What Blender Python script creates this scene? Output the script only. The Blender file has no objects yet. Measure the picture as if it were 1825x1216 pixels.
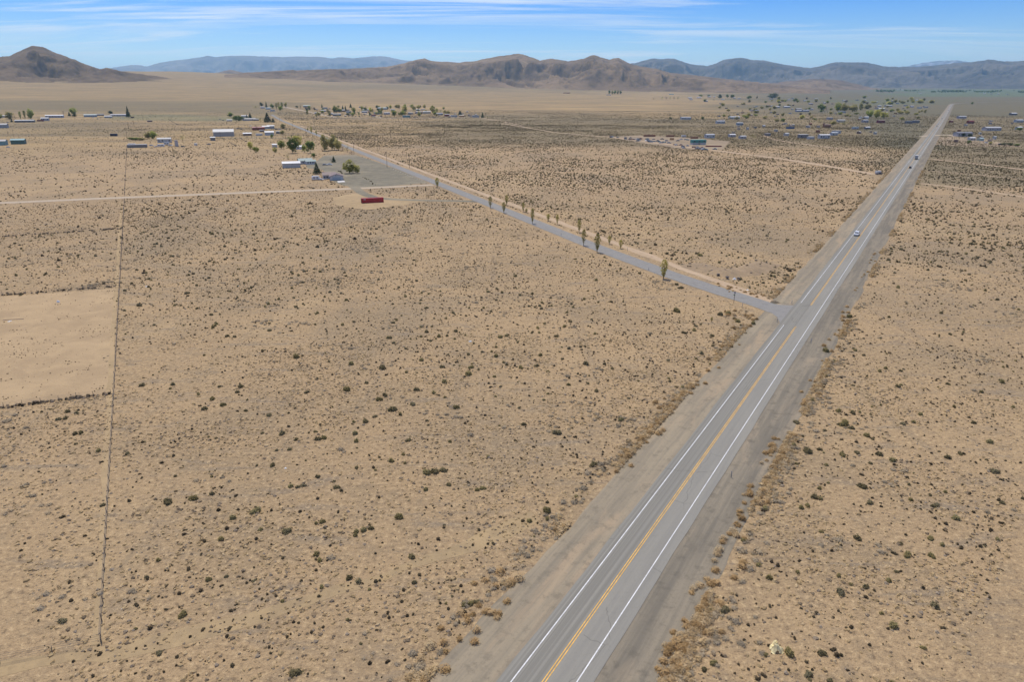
import bpy, bmesh, math, random
import numpy as np
from mathutils import Vector, Matrix

R = math.radians
random.seed(7)
rng = np.random.default_rng(11)
scn = bpy.context.scene
COL = scn.collection

# ------------------------------------------------------------------ camera
CAM_H, FOC = 60.0, 1217.0                       # drone height in metres, focal length in photo pixels
PITCH = math.atan2(440, FOC)
cam_d = bpy.data.cameras.new('camera')
cam = bpy.data.objects.new('camera', cam_d)
COL.objects.link(cam)
cam_d.sensor_width = 36.0
cam_d.lens = FOC / 1825 * 36
cam_d.clip_start, cam_d.clip_end = 0.5, 200000
cam.location = (0, 0, CAM_H)
cam.rotation_euler = (math.pi / 2 - PITCH, 0, 0)
scn.camera = cam

# ------------------------------------------------------------------ sky and sun
SUN_AZ, SUN_EL = R(-24), R(64)
world = bpy.data.worlds.new('World')
scn.world = world
world.use_nodes = True
wn = world.node_tree
for n in list(wn.nodes):
    wn.nodes.remove(n)


def nd(tree, kind, **kw):
    n = tree.nodes.new(kind)
    for k, v in kw.items():
        if k.startswith('i_'):
            n.inputs[k[2:].replace('_', ' ')].default_value = v
        else:
            setattr(n, k, v)
    return n


def mixc(t, fac, a, b, mode='MIX'):
    m = nd(t, 'ShaderNodeMix', data_type='RGBA', blend_type=mode)
    for sock, v in ((m.inputs[0], fac), (m.inputs[6], a), (m.inputs[7], b)):
        if hasattr(v, 'is_linked'):
            t.links.new(v, sock)
        elif isinstance(v, (int, float)):
            sock.default_value = v
        else:
            sock.default_value = (*v, 1) if len(v) == 3 else v
    return m.outputs[2]


def mth(t, op, a, b=0.0, c=None, clamp=False):
    m = nd(t, 'ShaderNodeMath', operation=op, use_clamp=clamp)
    for i, v in enumerate((a, b, c)):
        if v is None:
            continue
        if hasattr(v, 'is_linked'):
            t.links.new(v, m.inputs[i])
        else:
            m.inputs[i].default_value = v
    return m.outputs[0]


def ramp(t, v, lo, hi, smooth=True):
    m = nd(t, 'ShaderNodeMapRange', interpolation_type='SMOOTHSTEP' if smooth else 'LINEAR')
    t.links.new(v, m.inputs[0])
    m.inputs[1].default_value, m.inputs[2].default_value = lo, hi
    return m.outputs[0]


def noise(t, vec, scale, detail=3.0, rough=0.55, dist=0.0):
    n = nd(t, 'ShaderNodeTexNoise')
    n.inputs['Scale'].default_value = scale
    n.inputs['Detail'].default_value = detail
    n.inputs['Roughness'].default_value = rough
    n.inputs['Distortion'].default_value = dist
    if vec is not None:
        t.links.new(vec, n.inputs['Vector'])
    return n.outputs['Fac']


def mapping(t, vec, scale=(1, 1, 1), rot=(0, 0, 0)):
    m = nd(t, 'ShaderNodeMapping')
    t.links.new(vec, m.inputs['Vector'])
    m.inputs['Scale'].default_value = scale
    m.inputs['Rotation'].default_value = rot
    return m.outputs[0]


sky = nd(wn, 'ShaderNodeTexSky', sky_type='NISHITA', sun_disc=False, sun_elevation=SUN_EL, sun_rotation=SUN_AZ,
         altitude=1300, air_density=1.0, dust_density=0.6, ozone_density=1.2)
hs = nd(wn, 'ShaderNodeHueSaturation')
hs.inputs['Saturation'].default_value = 1.25
wn.links.new(sky.outputs[0], hs.inputs['Color'])
tc = nd(wn, 'ShaderNodeTexCoord')
sx = nd(wn, 'ShaderNodeSeparateXYZ')
wn.links.new(tc.outputs['Generated'], sx.inputs[0])
den = mth(wn, 'ADD', mth(wn, 'MAXIMUM', sx.outputs[2], 0.0), 0.06)
cb = nd(wn, 'ShaderNodeCombineXYZ')
wn.links.new(mth(wn, 'DIVIDE', sx.outputs[0], den), cb.inputs[0])
wn.links.new(mth(wn, 'DIVIDE', sx.outputs[1], den), cb.inputs[1])
cv = cb.outputs[0]
c1 = noise(wn, mapping(wn, cv, (0.22, 0.95, 1), (0, 0, R(8))), 1.0, 9, 0.66, 0.6)
c2 = noise(wn, mapping(wn, cv, (0.10, 0.32, 1), (0, 0, R(-5))), 1.0, 3, 0.5)
cm = mth(wn, 'MULTIPLY', ramp(wn, c1, 0.46, 0.64), ramp(wn, c2, 0.34, 0.54))
cm = mth(wn, 'MULTIPLY', cm, 0.8)
deep = ramp(wn, sx.outputs[2], 0.0, 0.16)
tint = mixc(wn, deep, (1.0, 1.0, 1.0), (0.15, 0.51, 1.08))
skyb = mixc(wn, 1.0, hs.outputs[0], tint, 'MULTIPLY')
skyc = mixc(wn, cm, skyb, (7.6, 7.8, 8.0))
bg = nd(wn, 'ShaderNodeBackground')
wn.links.new(skyc, bg.inputs[0])
bg.inputs[1].default_value = 0.145
wo = nd(wn, 'ShaderNodeOutputWorld')
wn.links.new(bg.outputs[0], wo.inputs[0])

sun_dir = Vector((math.sin(SUN_AZ) * math.cos(SUN_EL), math.cos(SUN_AZ) * math.cos(SUN_EL), math.sin(SUN_EL)))
sd = bpy.data.lights.new('sun', 'SUN')
sd.energy, sd.angle, sd.color = 4.6, R(0.53), (1.0, 0.93, 0.80)
sun = bpy.data.objects.new('sun', sd)
COL.objects.link(sun)
sun.rotation_euler = sun_dir.to_track_quat('Z', 'Y').to_euler()
sun.location = (0, 0, 400)

scn.view_settings.view_transform = 'Standard'
scn.view_settings.look = 'None'
scn.view_settings.exposure = -0.13
scn.view_settings.gamma = 1.0
scn.render.engine = 'CYCLES'
scn.cycles.use_denoising = True
scn.cycles.max_bounces = 5
scn.cycles.volume_bounces = 1
scn.cycles.transparent_max_bounces = 8

# ------------------------------------------------------------------ geometry helpers
CP, SP = math.cos(PITCH), math.sin(PITCH)
AZ_K = ([-90, -60, -25, 0, 15, 33, 60, 90], [20, 24.6, 24.6, 13.6, 8.5, 5.5, 5, 5])


def hgt(x, y):
    """ground height: flat valley floor, alluvial fans rising beyond 1.8 km"""
    r = np.hypot(x, y) / 1000.0
    a = np.interp(np.degrees(np.arctan2(x, y)), *AZ_K)
    cap = np.interp(np.degrees(np.arctan2(x, y)), [-30, 5, 33], [8.2, 10.0, 15.0])
    return a * np.maximum(0.0, np.minimum(r, cap) - 1.8) ** 1.3


def ray(px, py):
    v = 608 - py
    return px - 912.5, FOC * CP + v * SP, -FOC * SP + v * CP


def G(px, py):
    """the spot on the ground seen at a pixel of the photograph"""
    dx, dy, dz = ray(px, py)
    if dz < -1e-6:
        t = CAM_H / -dz
        if math.hypot(dx * t, dy * t) < 1790:
            return Vector((dx * t, dy * t, 0))
    q = math.hypot(dx, dy)
    lo = 1500.0
    r = lo
    while r < 60000:
        r2 = r * 1.01
        t = r2 / q
        if CAM_H + dz * t < hgt(dx * t, dy * t):
            for _ in range(25):
                m = (r + r2) / 2
                t = m / q
                if CAM_H + dz * t < hgt(dx * t, dy * t):
                    r2 = m
                else:
                    r = m
            t = r2 / q
            return Vector((dx * t, dy * t, float(hgt(dx * t, dy * t))))
        r = r2
    t = 15000 / q
    return Vector((dx * t, dy * t, float(hgt(dx * t, dy * t))))


def ppm(p):
    """photo pixels per metre at a point"""
    return FOC / (p.y * CP + (CAM_H - p.z) * SP)


def photo(x, y, z):
    dep = y * CP + (CAM_H - z) * SP
    up = (z - CAM_H) * CP + y * SP
    return 912.5 + FOC * x / dep, 608 - FOC * up / dep, dep


def _hash(ix, iy, s):
    h = (ix.astype(np.int64) * 374761393 + iy.astype(np.int64) * 668265263 + s * 974634777) & 0x7fffffff
    h = (h ^ (h >> 13)) * 1274126177 & 0x7fffffff
    return ((h ^ (h >> 16)) & 0xffff) / 65535.0


def vnoise(x, y, s=0):
    x, y = np.asarray(x, float), np.asarray(y, float)
    ix, iy = np.floor(x), np.floor(y)
    fx, fy = x - ix, y - iy
    fx, fy = fx * fx * fx * (fx * (fx * 6 - 15) + 10), fy * fy * fy * (fy * (fy * 6 - 15) + 10)
    a, b = _hash(ix, iy, s), _hash(ix + 1, iy, s)
    c, d = _hash(ix, iy + 1, s), _hash(ix + 1, iy + 1, s)
    return (a + (b - a) * fx) * (1 - fy) + (c + (d - c) * fx) * fy


def fbm(x, y, s=0, o=4, ridged=False):
    v, a, tot = 0, 1.0, 0
    for i in range(o):
        n = vnoise(x * 2 ** i, y * 2 ** i, s + i * 17)
        if ridged:
            n = 1 - np.abs(2 * n - 1)
        v = v + a * n
        tot += a
        a *= 0.5
    return v / tot


MATS = {}


def new_mat(name):
    m = bpy.data.materials.new(name)
    m.use_nodes = True
    t = m.node_tree
    b = t.nodes['Principled BSDF']
    return m, t, b


def col(rgb, rough=0.7, var=0.16, scale=0.8, metal=0.0):
    """a weathered paint or sheet colour: the colour mottled by two noises"""
    key = (tuple(round(c, 3) for c in rgb), rough, var, scale, metal)
    if key in MATS:
        return MATS[key]
    m, t, b = new_mat('surface')
    g = nd(t, 'ShaderNodeNewGeometry')
    n = noise(t, g.outputs['Position'], scale, 5, 0.6)
    n2 = noise(t, mapping(t, g.outputs['Position'], (1, 1, 0.12)), scale * 4, 2, 0.5)
    f = mth(t, 'ADD', mth(t, 'MULTIPLY', n, 0.6), mth(t, 'MULTIPLY', n2, 0.4))
    lo = tuple(c * (1 - 2 * var) for c in rgb)
    hi = tuple(min(0.9, c * (1 + 1.2 * var)) for c in rgb)
    t.links.new(mixc(t, ramp(t, f, 0.3, 0.7), lo, hi), b.inputs['Base Color'])
    b.inputs['Roughness'].default_value = rough
    b.inputs['Metallic'].default_value = metal
    MATS[key] = m
    return m


def foliage(name, a, b_, c=None, scale=1.2, thin=0.22):
    m, t, b = new_mat(name)
    g = nd(t, 'ShaderNodeNewGeometry')
    oi = nd(t, 'ShaderNodeObjectInfo')
    n = noise(t, g.outputs['Position'], scale, 4, 0.65)
    cc = mixc(t, ramp(t, n, 0.32, 0.68), a, b_)
    if c is not None:
        cc = mixc(t, ramp(t, oi.outputs['Random'], 0.45, 1.0), cc, c)
    v = mth(t, 'MULTIPLY_ADD', oi.outputs['Random'], 0.5, 0.75)
    hv = nd(t, 'ShaderNodeHueSaturation')
    t.links.new(cc, hv.inputs['Color'])
    t.links.new(v, hv.inputs['Value'])
    t.links.new(hv.outputs[0], b.inputs['Base Color'])
    b.inputs['Roughness'].default_value = 0.85
    b.inputs['Specular IOR Level'].default_value = 0.15
    tr = nd(t, 'ShaderNodeBsdfTranslucent')
    t.links.new(hv.outputs[0], tr.inputs[0])
    mx = nd(t, 'ShaderNodeMixShader')
    mx.inputs[0].default_value = thin
    t.links.new(b.outputs[0], mx.inputs[1])
    t.links.new(tr.outputs[0], mx.inputs[2])
    t.links.new(mx.outputs[0], t.nodes['Material Output'].inputs[0])
    return m


def tag(o, label, cat=None, group=None, kind=None):
    o['label'] = label
    if cat:
        o['category'] = cat
    if group:
        o['group'] = group
    if kind:
        o['kind'] = kind
    return o


def mesh(name, verts, faces, m=None, parent=None, smooth=False, me=None):
    if me is None:
        me = bpy.data.meshes.new(name)
        me.from_pydata([tuple(v) for v in verts], [], faces)
        me.update()
        if m is not None:
            me.materials.append(m)
        if smooth:
            me.polygons.foreach_set('use_smooth', [True] * len(me.polygons))
    o = bpy.data.objects.new(name, me)
    COL.objects.link(o)
    if parent is not None:
        o.parent = parent
    return o


def empty(name, loc, rz=0.0, scale=(1, 1, 1)):
    o = bpy.data.objects.new(name, None)
    COL.objects.link(o)
    o.location = loc
    o.rotation_euler = (0, 0, rz)
    o.scale = scale
    o.empty_display_size = 0.2
    return o


def copy_tree(o, parent=None):
    c = o.copy()
    COL.objects.link(c)
    if parent is not None:
        c.parent = parent
    for ch in list(o.children):
        copy_tree(ch, c)
    return c


class MB:
    """collects shapes into one mesh"""

    def __init__(s):
        s.v, s.f = [], []

    def add(s, v, f):
        k = len(s.v)
        s.v += [tuple(p) for p in v]
        s.f += [tuple(i + k for i in q) for q in f]
        return s

    def box(s, x0, x1, y0, y1, z0, z1):
        return s.add([(x0, y0, z0), (x1, y0, z0), (x1, y1, z0), (x0, y1, z0), (x0, y0, z1), (x1, y0, z1), (x1, y1, z1), (x0, y1, z1)],
                     [(3, 2, 1, 0), (4, 5, 6, 7), (0, 1, 5, 4), (1, 2, 6, 5), (2, 3, 7, 6), (3, 0, 4, 7)])

    def prism(s, prof, y0, y1, taper=None):
        """side profile in x,z extruded along y; taper(z) scales y"""
        n = len(prof)
        k = taper or (lambda z: 1.0)
        c = (y0 + y1) / 2
        v = [(x, c + (y0 - c) * k(z), z) for x, z in prof] + [(x, c + (y1 - c) * k(z), z) for x, z in prof]
        f = [tuple(range(n)), tuple(range(2 * n - 1, n - 1, -1))]
        f += [(i, i + n, (i + 1) % n + n, (i + 1) % n) for i in range(n)]
        return s.add(v, f)

    def tube(s, a, b, ra, rb, n=6):
        a, b = Vector(a), Vector(b)
        d = (b - a).normalized()
        u = d.orthogonal().normalized()
        w = d.cross(u)
        v = []
        for p, r in ((a, ra), (b, rb)):
            v += [p + (u * math.cos(2 * math.pi * i / n) + w * math.sin(2 * math.pi * i / n)) * r for i in range(n)]
        f = [(i, (i + 1) % n, (i + 1) % n + n, i + n) for i in range(n)]
        f += [tuple(range(n - 1, -1, -1)), tuple(range(n, 2 * n))]
        return s.add(v, f)

    def build(s, name, m, parent=None, smooth=False):
        return mesh(name, s.v, s.f, m, parent, smooth)


ORDW = ('first second third fourth fifth sixth seventh eighth ninth tenth eleventh twelfth thirteenth fourteenth fifteenth sixteenth '
        'seventeenth eighteenth nineteenth twentieth').split()
TENS = {2: 'twenty', 3: 'thirty', 4: 'forty', 5: 'fifty', 6: 'sixty', 7: 'seventy', 8: 'eighty'}
TENTH = {3: 'thirtieth', 4: 'fortieth', 5: 'fiftieth', 6: 'sixtieth', 7: 'seventieth', 8: 'eightieth'}


def ordw(n):
    if n <= 20:
        return ORDW[n - 1]
    return TENTH[n // 10] if n % 10 == 0 else TENS[n // 10] + '-' + ORDW[n % 10 - 1]


# ------------------------------------------------------------------ the ground
HA_ = R(31.7)


def make_ground_mat():
    m, t, b = new_mat('desert_ground')
    g = nd(t, 'ShaderNodeNewGeometry')
    P = g.outputs['Position']
    big = noise(t, P, 0.0045, 4, 0.55)
    mid = noise(t, P, 0.03, 5, 0.6)
    sm = noise(t, P, 0.22, 5, 0.65)
    fine = noise(t, P, 1.3, 4, 0.7)
    vfine = noise(t, P, 4.0, 3, 0.7)
    streak = noise(t, mapping(t, P, (0.06, 0.28, 1), (0, 0, R(-38))), 1.0, 5, 0.65, 0.6)
    patchy = noise(t, P, 0.011, 6, 0.62, 0.8)
    along = noise(t, mapping(t, P, (0.16, 0.011, 1), (0, 0, HA_)), 1.0, 5, 0.62, 0.3)
    c = mixc(t, ramp(t, big, 0.35, 0.65), (0.368, 0.257, 0.140), (0.42, 0.292, 0.157))
    c = mixc(t, mth(t, 'MULTIPLY', ramp(t, patchy, 0.50, 0.64), 0.75), c, (0.275, 0.208, 0.128))
    c = mixc(t, mth(t, 'MULTIPLY', ramp(t, patchy, 0.46, 0.34), 0.5), c, (0.455, 0.325, 0.175))
    c = mixc(t, mth(t, 'MULTIPLY', ramp(t, mid, 0.46, 0.66), 0.65), c, (0.29, 0.212, 0.122))
    c = mixc(t, mth(t, 'MULTIPLY', ramp(t, sm, 0.48, 0.70), 0.6), c, (0.26, 0.192, 0.115))
    c = mixc(t, mth(t, 'MULTIPLY', ramp(t, streak, 0.52, 0.70), 0.75), c, (0.24, 0.19, 0.13))
    c = mixc(t, mth(t, 'MULTIPLY', ramp(t, along, 0.54, 0.70), 0.5), c, (0.245, 0.188, 0.12))
    c = mixc(t, mth(t, 'MULTIPLY', ramp(t, fine, 0.52, 0.66), 0.75), c, (0.53, 0.385, 0.21))  # straw flecks, also painted bright on the tops of the fine relief
    c = mixc(t, mth(t, 'MULTIPLY', ramp(t, fine, 0.47, 0.34), 0.7), c, (0.155, 0.11, 0.068))  # hollows of that relief darkened, their shade put into the colour
    c = mixc(t, mth(t, 'MULTIPLY', ramp(t, vfine, 0.55, 0.68), 0.65), c, (0.17, 0.125, 0.078))
    # far flats: sage cover, green fields and specks of brush too small to tell apart
    at = nd(t, 'ShaderNodeAttribute', attribute_name='cover')
    sp = nd(t, 'ShaderNodeSeparateColor')
    t.links.new(at.outputs['Color'], sp.inputs[0])
    brk = noise(t, mapping(t, P, (0.0022, 0.0075, 1), (0, 0, R(14))), 1.0, 8, 0.7)
    far_t = mixc(t, ramp(t, brk, 0.40, 0.60), (0.225, 0.165, 0.088), (0.40, 0.278, 0.13))
    c = mixc(t, mth(t, 'MULTIPLY', sp.outputs[2], 0.85), c, far_t)
    sg = mth(t, 'MULTIPLY', sp.outputs[0], mth(t, 'MULTIPLY_ADD', brk, 1.2, 0.35), None, True)
    c = mixc(t, sg, c, (0.150, 0.130, 0.078))
    c = mixc(t, sp.outputs[1], c, (0.13, 0.155, 0.085))
    vo = nd(t, 'ShaderNodeTexVoronoi', feature='F1')
    vo.inputs['Scale'].default_value = 0.21
    vo.inputs['Randomness'].default_value = 1.0
    t.links.new(P, vo.inputs['Vector'])
    vd = ramp(t, vo.outputs['Distance'], 0.36, 0.20)
    pick = mth(t, 'MULTIPLY', vd, mth(t, 'MULTIPLY', sp.outputs[2], mth(t, 'MULTIPLY_ADD', sp.outputs[0], 0.5, 0.45)))
    c = mixc(t, pick, c, (0.10, 0.093, 0.055))
    t.links.new(c, b.inputs['Base Color'])
    b.inputs['Roughness'].default_value = 0.95
    b.inputs['Specular IOR Level'].default_value = 0.1
    bp = nd(t, 'ShaderNodeBump')
    bp.inputs['Strength'].default_value = 1.0
    bp.inputs['Distance'].default_value = 0.45
    hh = mth(t, 'ADD', mth(t, 'MULTIPLY', fine, 0.7), mth(t, 'ADD', mth(t, 'MULTIPLY', sm, 1.4), mth(t, 'MULTIPLY', vfine, 0.25)))
    t.links.new(hh, bp.inputs['Height'])
    t.links.new(bp.outputs[0], b.inputs['Normal'])
    return m


def sstep(a, b, x):
    t = np.clip((x - a) / (b - a), 0, 1)
    return t * t * (3 - 2 * t)


def band(x, a, b, s):
    return sstep(a - s, a + s, x) * (1 - sstep(b - s, b + s, x))


def make_ground():
    az = np.concatenate([np.linspace(-180, -52, 40)[:-1], np.linspace(-52, 52, 420)[:-1], np.linspace(52, 180, 40)[:-1]])
    az = np.radians(az)
    rr = np.concatenate([[0.0], np.geomspace(12, 60000, 250)])
    A, RR = np.meshgrid(az, rr)
    X, Y = RR * np.sin(A), RR * np.cos(A)
    Z = hgt(X, Y)
    na, nr = len(az), len(rr)
    verts = np.stack([X, Y, Z], -1).reshape(-1, 3)
    i = np.arange(nr - 1)[:, None] * na
    j = np.arange(na)[None, :]
    j2 = (j + 1) % na
    faces = np.stack([i + j, i + j + na, i + j2 + na, i + j2], -1).reshape(-1, 4)
    me = bpy.data.meshes.new('ground')
    me.from_pydata(verts.tolist(), [], faces.tolist())
    px, py, dep = photo(X.ravel(), Y.ravel(), Z.ravel())
    front = Y.ravel() > 300
    w = (fbm(X.ravel() / 500, Y.ravel() / 500, 5) - 0.5)
    py2, px2 = py + w * 14, px + w * 260
    sage = 0.62 * band(py2, 180, 204, 5) * (1 - sstep(430, 560, px2))
    sage += 0.35 * band(py2, 150, 162, 4) * band(px2, 500, 1250, 120)
    sage += 0.55 * band(py2, 205, 262, 8) * band(px2, 820, 1640, 90)
    sage += 0.7 * band(py2, 180, 330, 8) * sstep(1480, 1620, px2)
    sage += 1.0 * band(py2, 150, 204, 6) * sstep(1180, 1420, px2)
    sage += 0.35 * band(py2, 216, 242, 5) * (1 - sstep(220, 330, px2))
    sage += 0.13 * band(py2, 128, 182, 5) * (1 - sstep(900, 1300, px2))
    green = 0.85 * band(py, 159, 172, 1.5) * sstep(1530, 1640, px2)
    green += 0.4 * band(py2, 176, 186, 2) * band(px2, 1480, 1690, 40)
    green += 0.5 * band(py2, 206, 216, 2) * band(px2, 240, 420, 25)
    far = sstep(650, 1300, np.hypot(X, Y).ravel())
    colr = np.stack([np.clip(sage, 0, 1) * front, np.clip(green, 0, 1) * front, far, np.ones_like(far)], -1)
    ca = me.color_attributes.new('cover', 'FLOAT_COLOR', 'POINT')
    ca.data.foreach_set('color', colr.astype(np.float32).ravel())
    me.materials.append(make_ground_mat())
    me.polygons.foreach_set('use_smooth', [True] * len(me.polygons))
    o = bpy.data.objects.new('ground', me)
    COL.objects.link(o)
    tag(o, 'flat tan desert floor of sand and sparse dry scrub', 'ground', kind='structure')
    return o


make_ground()


# ------------------------------------------------------------------ sheets that lie on the ground
def lift(p, z):
    r = math.hypot(p[0], p[1])
    return (p[0], p[1], float(hgt(p[0], p[1])) + z * (1 + r / 350.0))


def resample(pts, step):
    out = [Vector(pts[0])]
    for a, b in zip(pts[:-1], pts[1:]):
        a, b = Vector(a), Vector(b)
        n = max(1, int((b - a).length / step))
        out += [a.lerp(b, (k + 1) / n) for k in range(n)]
    return out


def strip(name, pts, lo, hi, z, m, step=4.0, jag=0.0, parent=None, seed=1, ncol=1, grow=0.0):
    """a band along a path from lo to hi metres right of it, its edges frayed by jag; UV is (across, along)"""
    pts = [Vector((p[0], p[1], 0)) for p in pts]
    s = resample(pts, step)
    if grow:
        s2, k = [s[0]], 0.0
        for p in s[1:]:
            if (p - s2[-1]).length >= max(step, math.hypot(p.x, p.y) * grow):
                s2.append(p)
        s2.append(s[-1])
        s = s2
    v, uv, L = [], [], 0.0
    for i, p in enumerate(s):
        d = (s[min(i + 1, len(s) - 1)] - s[max(i - 1, 0)]).normalized()
        nrm = Vector((d.y, -d.x, 0))
        if i:
            L += (p - s[i - 1]).length
        fade = min(1.0, 260.0 / max(1.0, math.hypot(p.x, p.y)) + 0.15)
        ja = jag * fade * (float(fbm(L / 9.0, 3.1, seed, 4)) - 0.5) * 2
        jb = jag * fade * (float(fbm(L / 9.0, 8.7, seed + 50, 4)) - 0.5) * 2
        for k in range(ncol + 1):
            w = (lo + ja) + (hi + jb - lo - ja) * k / ncol
            v.append(lift(p + nrm * w, z))
            uv.append((w, L))
    n = ncol + 1
    f = [(i * n + k, i * n + k + 1, (i + 1) * n + k + 1, (i + 1) * n + k) for i in range(len(s) - 1) for k in range(ncol)]
    o = mesh(name, v, f, m, parent)
    ul = o.data.uv_layers.new(name='UVMap')
    for li, lp in enumerate(o.data.loops):
        ul.data[li].uv = uv[lp.vertex_index]
    return o


def patch(name, pix, z, m, jag=1.5, step=4.0, parent=None, seed=3):
    pts = [G(*p) for p in pix]
    s = resample(pts + [pts[0]], step)[:-1]
    c = sum(s, Vector()) / len(s)
    v = []
    for i, p in enumerate(s):
        d = (p - c).normalized()
        q = p + d * jag * (float(fbm(i * step / 8.0, 1.3, seed, 4)) - 0.5) * 2
        v.append(lift(q, z))
    return mesh(name, v, [tuple(range(len(v)))], m, parent)


def lot_mat(name, base, dark, light, sc=0.12):
    m, t, b = new_mat(name)
    g = nd(t, 'ShaderNodeNewGeometry')
    P = g.outputs['Position']
    a, c_, d_ = noise(t, P, sc, 6, 0.65, 0.5), noise(t, P, sc * 0.2, 4, 0.6), noise(t, P, 1.6, 4, 0.7)
    c = mixc(t, ramp(t, a, 0.35, 0.68), dark, base)
    c = mixc(t, mth(t, 'MULTIPLY', ramp(t, c_, 0.45, 0.65), 0.7), c, light)
    c = mixc(t, mth(t, 'MULTIPLY', ramp(t, d_, 0.52, 0.72), 0.45), c, tuple(x * 0.62 for x in base))
    t.links.new(c, b.inputs['Base Color'])
    b.inputs['Roughness'].default_value = 0.95
    b.inputs['Specular IOR Level'].default_value = 0.1
    bp = nd(t, 'ShaderNodeBump')
    bp.inputs['Strength'].default_value = 0.6
    bp.inputs['Distance'].default_value = 0.2
    t.links.new(d_, bp.inputs['Height'])
    t.links.new(bp.outputs[0], b.inputs['Normal'])
    return m


def road_mat(name, base, dark, light, uvscale=(1.2, 0.03), lane=False):
    m, t, b = new_mat(name)
    uv = nd(t, 'ShaderNodeUVMap')
    g = nd(t, 'ShaderNodeNewGeometry')
    st = noise(t, mapping(t, uv.outputs[0], (uvscale[0], uvscale[1], 1)), 1.0, 6, 0.7)
    pt = noise(t, mapping(t, uv.outputs[0], (0.22, 0.035, 1)), 1.0, 5, 0.65, 0.4)
    fn = noise(t, g.outputs['Position'], 2.2, 4, 0.7)
    c = mixc(t, ramp(t, st, 0.36, 0.66), dark, base)
    c = mixc(t, mth(t, 'MULTIPLY', ramp(t, pt, 0.5, 0.70), 0.75), c, light)
    c = mixc(t, mth(t, 'MULTIPLY', ramp(t, fn, 0.5, 0.75), 0.22 if lane else 0.5), c, tuple(x * 0.6 for x in base))
    gr_ = noise(t, g.outputs['Position'], 0.45, 5, 0.7)
    if not lane:
        c = mixc(t, mth(t, 'MULTIPLY', ramp(t, gr_, 0.5, 0.68), 0.55), c, tuple(x * 0.72 for x in dark))
    if lane:
        # the left lane is older and carries dark wheel streaks; sealed cracks and patches differ along the way
        s = nd(t, 'ShaderNodeSeparateXYZ')
        t.links.new(uv.outputs[0], s.inputs[0])
        left = ramp(t, s.outputs[0], 0.25, -0.25)
        ws = noise(t, mapping(t, uv.outputs[0], (3.2, 0.006, 1)), 1.0, 3, 0.6)
        c = mixc(t, mth(t, 'MULTIPLY', left, ramp(t, ws, 0.35, 0.65)), c, tuple(x * 0.74 for x in base))
        # sealed cracks: a broken web of thin dark lines, mostly across the lanes
        vc = nd(t, 'ShaderNodeTexVoronoi', feature='DISTANCE_TO_EDGE')
        vc.inputs['Scale'].default_value = 1.0
        wob = nd(t, 'ShaderNodeVectorMath', operation='MULTIPLY_ADD')
        nv_ = nd(t, 'ShaderNodeTexNoise')
        nv_.inputs['Scale'].default_value = 0.5
        t.links.new(uv.outputs[0], nv_.inputs['Vector'])
        t.links.new(nv_.outputs['Color'], wob.inputs[0])
        wob.inputs[1].default_value = (1.4, 1.4, 0)
        t.links.new(uv.outputs[0], wob.inputs[2])
        t.links.new(mapping(t, wob.outputs[0], (0.10, 0.085, 1)), vc.inputs['Vector'])
        crk = mth(t, 'MULTIPLY', ramp(t, vc.outputs['Distance'], 0.008, 0.002), ramp(t, noise(t, mapping(t, uv.outputs[0], (0.2, 0.03, 1)), 1.0, 3), 0.47, 0.56))
        c = mixc(t, mth(t, 'MULTIPLY', crk, 0.4), c, tuple(x * 0.42 for x in base))
        seg = noise(t, mapping(t, uv.outputs[0], (0.02, 0.008, 1)), 1.0, 2, 0.5)
        c = mixc(t, mth(t, 'MULTIPLY', ramp(t, seg, 0.5, 0.62), 0.25), c, tuple(x * 1.15 for x in base))
    t.links.new(c, b.inputs['Base Color'])
    b.inputs['Roughness'].default_value = 0.92
    b.inputs['Specular IOR Level'].default_value = 0.12
    bp = nd(t, 'ShaderNodeBump')
    bp.inputs['Strength'].default_value = 0.35
    bp.inputs['Distance'].default_value = 0.08
    t.links.new(fn, bp.inputs['Height'])
    t.links.new(bp.outputs[0], b.inputs['Normal'])
    return m


M_ASPH = road_mat('asphalt', (0.262, 0.246, 0.203), (0.232, 0.219, 0.185), (0.275, 0.256, 0.21), lane=True)
M_SIDE = road_mat('side_asphalt', (0.265, 0.25, 0.22), (0.232, 0.22, 0.197), (0.285, 0.265, 0.225))
M_SHL = road_mat('gravel_shoulder', (0.32, 0.262, 0.175), (0.225, 0.19, 0.135), (0.38, 0.285, 0.178), (0.5, 0.02))
M_SHR = road_mat('dark_gravel', (0.255, 0.215, 0.152), (0.165, 0.145, 0.11), (0.33, 0.26, 0.172), (0.5, 0.02))
M_DIRT = road_mat('dirt_road', (0.47, 0.385, 0.275), (0.40, 0.31, 0.21), (0.52, 0.43, 0.31))
M_TRACK = road_mat('dirt_track', (0.47, 0.345, 0.22), (0.40, 0.29, 0.18), (0.52, 0.39, 0.25))
M_GRAV = lot_mat('gravel_lot', (0.235, 0.205, 0.14), (0.17, 0.152, 0.108), (0.29, 0.245, 0.165))
M_CLEAR = lot_mat('cleared_sand', (0.43, 0.308, 0.172), (0.35, 0.25, 0.142), (0.46, 0.33, 0.185))
M_PALE = lot_mat('pale_sand', (0.41, 0.295, 0.16), (0.33, 0.24, 0.132), (0.43, 0.31, 0.17), 0.2)
M_YARD = lot_mat('yard_dirt', (0.32, 0.24, 0.148), (0.24, 0.185, 0.12), (0.37, 0.28, 0.175))
M_WHITE = col((0.66, 0.65, 0.62), 0.6, 0.12, 0.5)
M_YEL = col((0.70, 0.385, 0.06), 0.6, 0.16, 0.5)

HA = R(31.7)
HD = Vector((math.sin(HA), math.cos(HA), 0))
HN = Vector((HD.y, -HD.x, 0))
Y0 = G(970, 1216)
Y0 = Vector((Y0.x, Y0.y, 0))


def hwy(s, off=0.0):
    return Y0 + HD * s + HN * off


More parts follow.
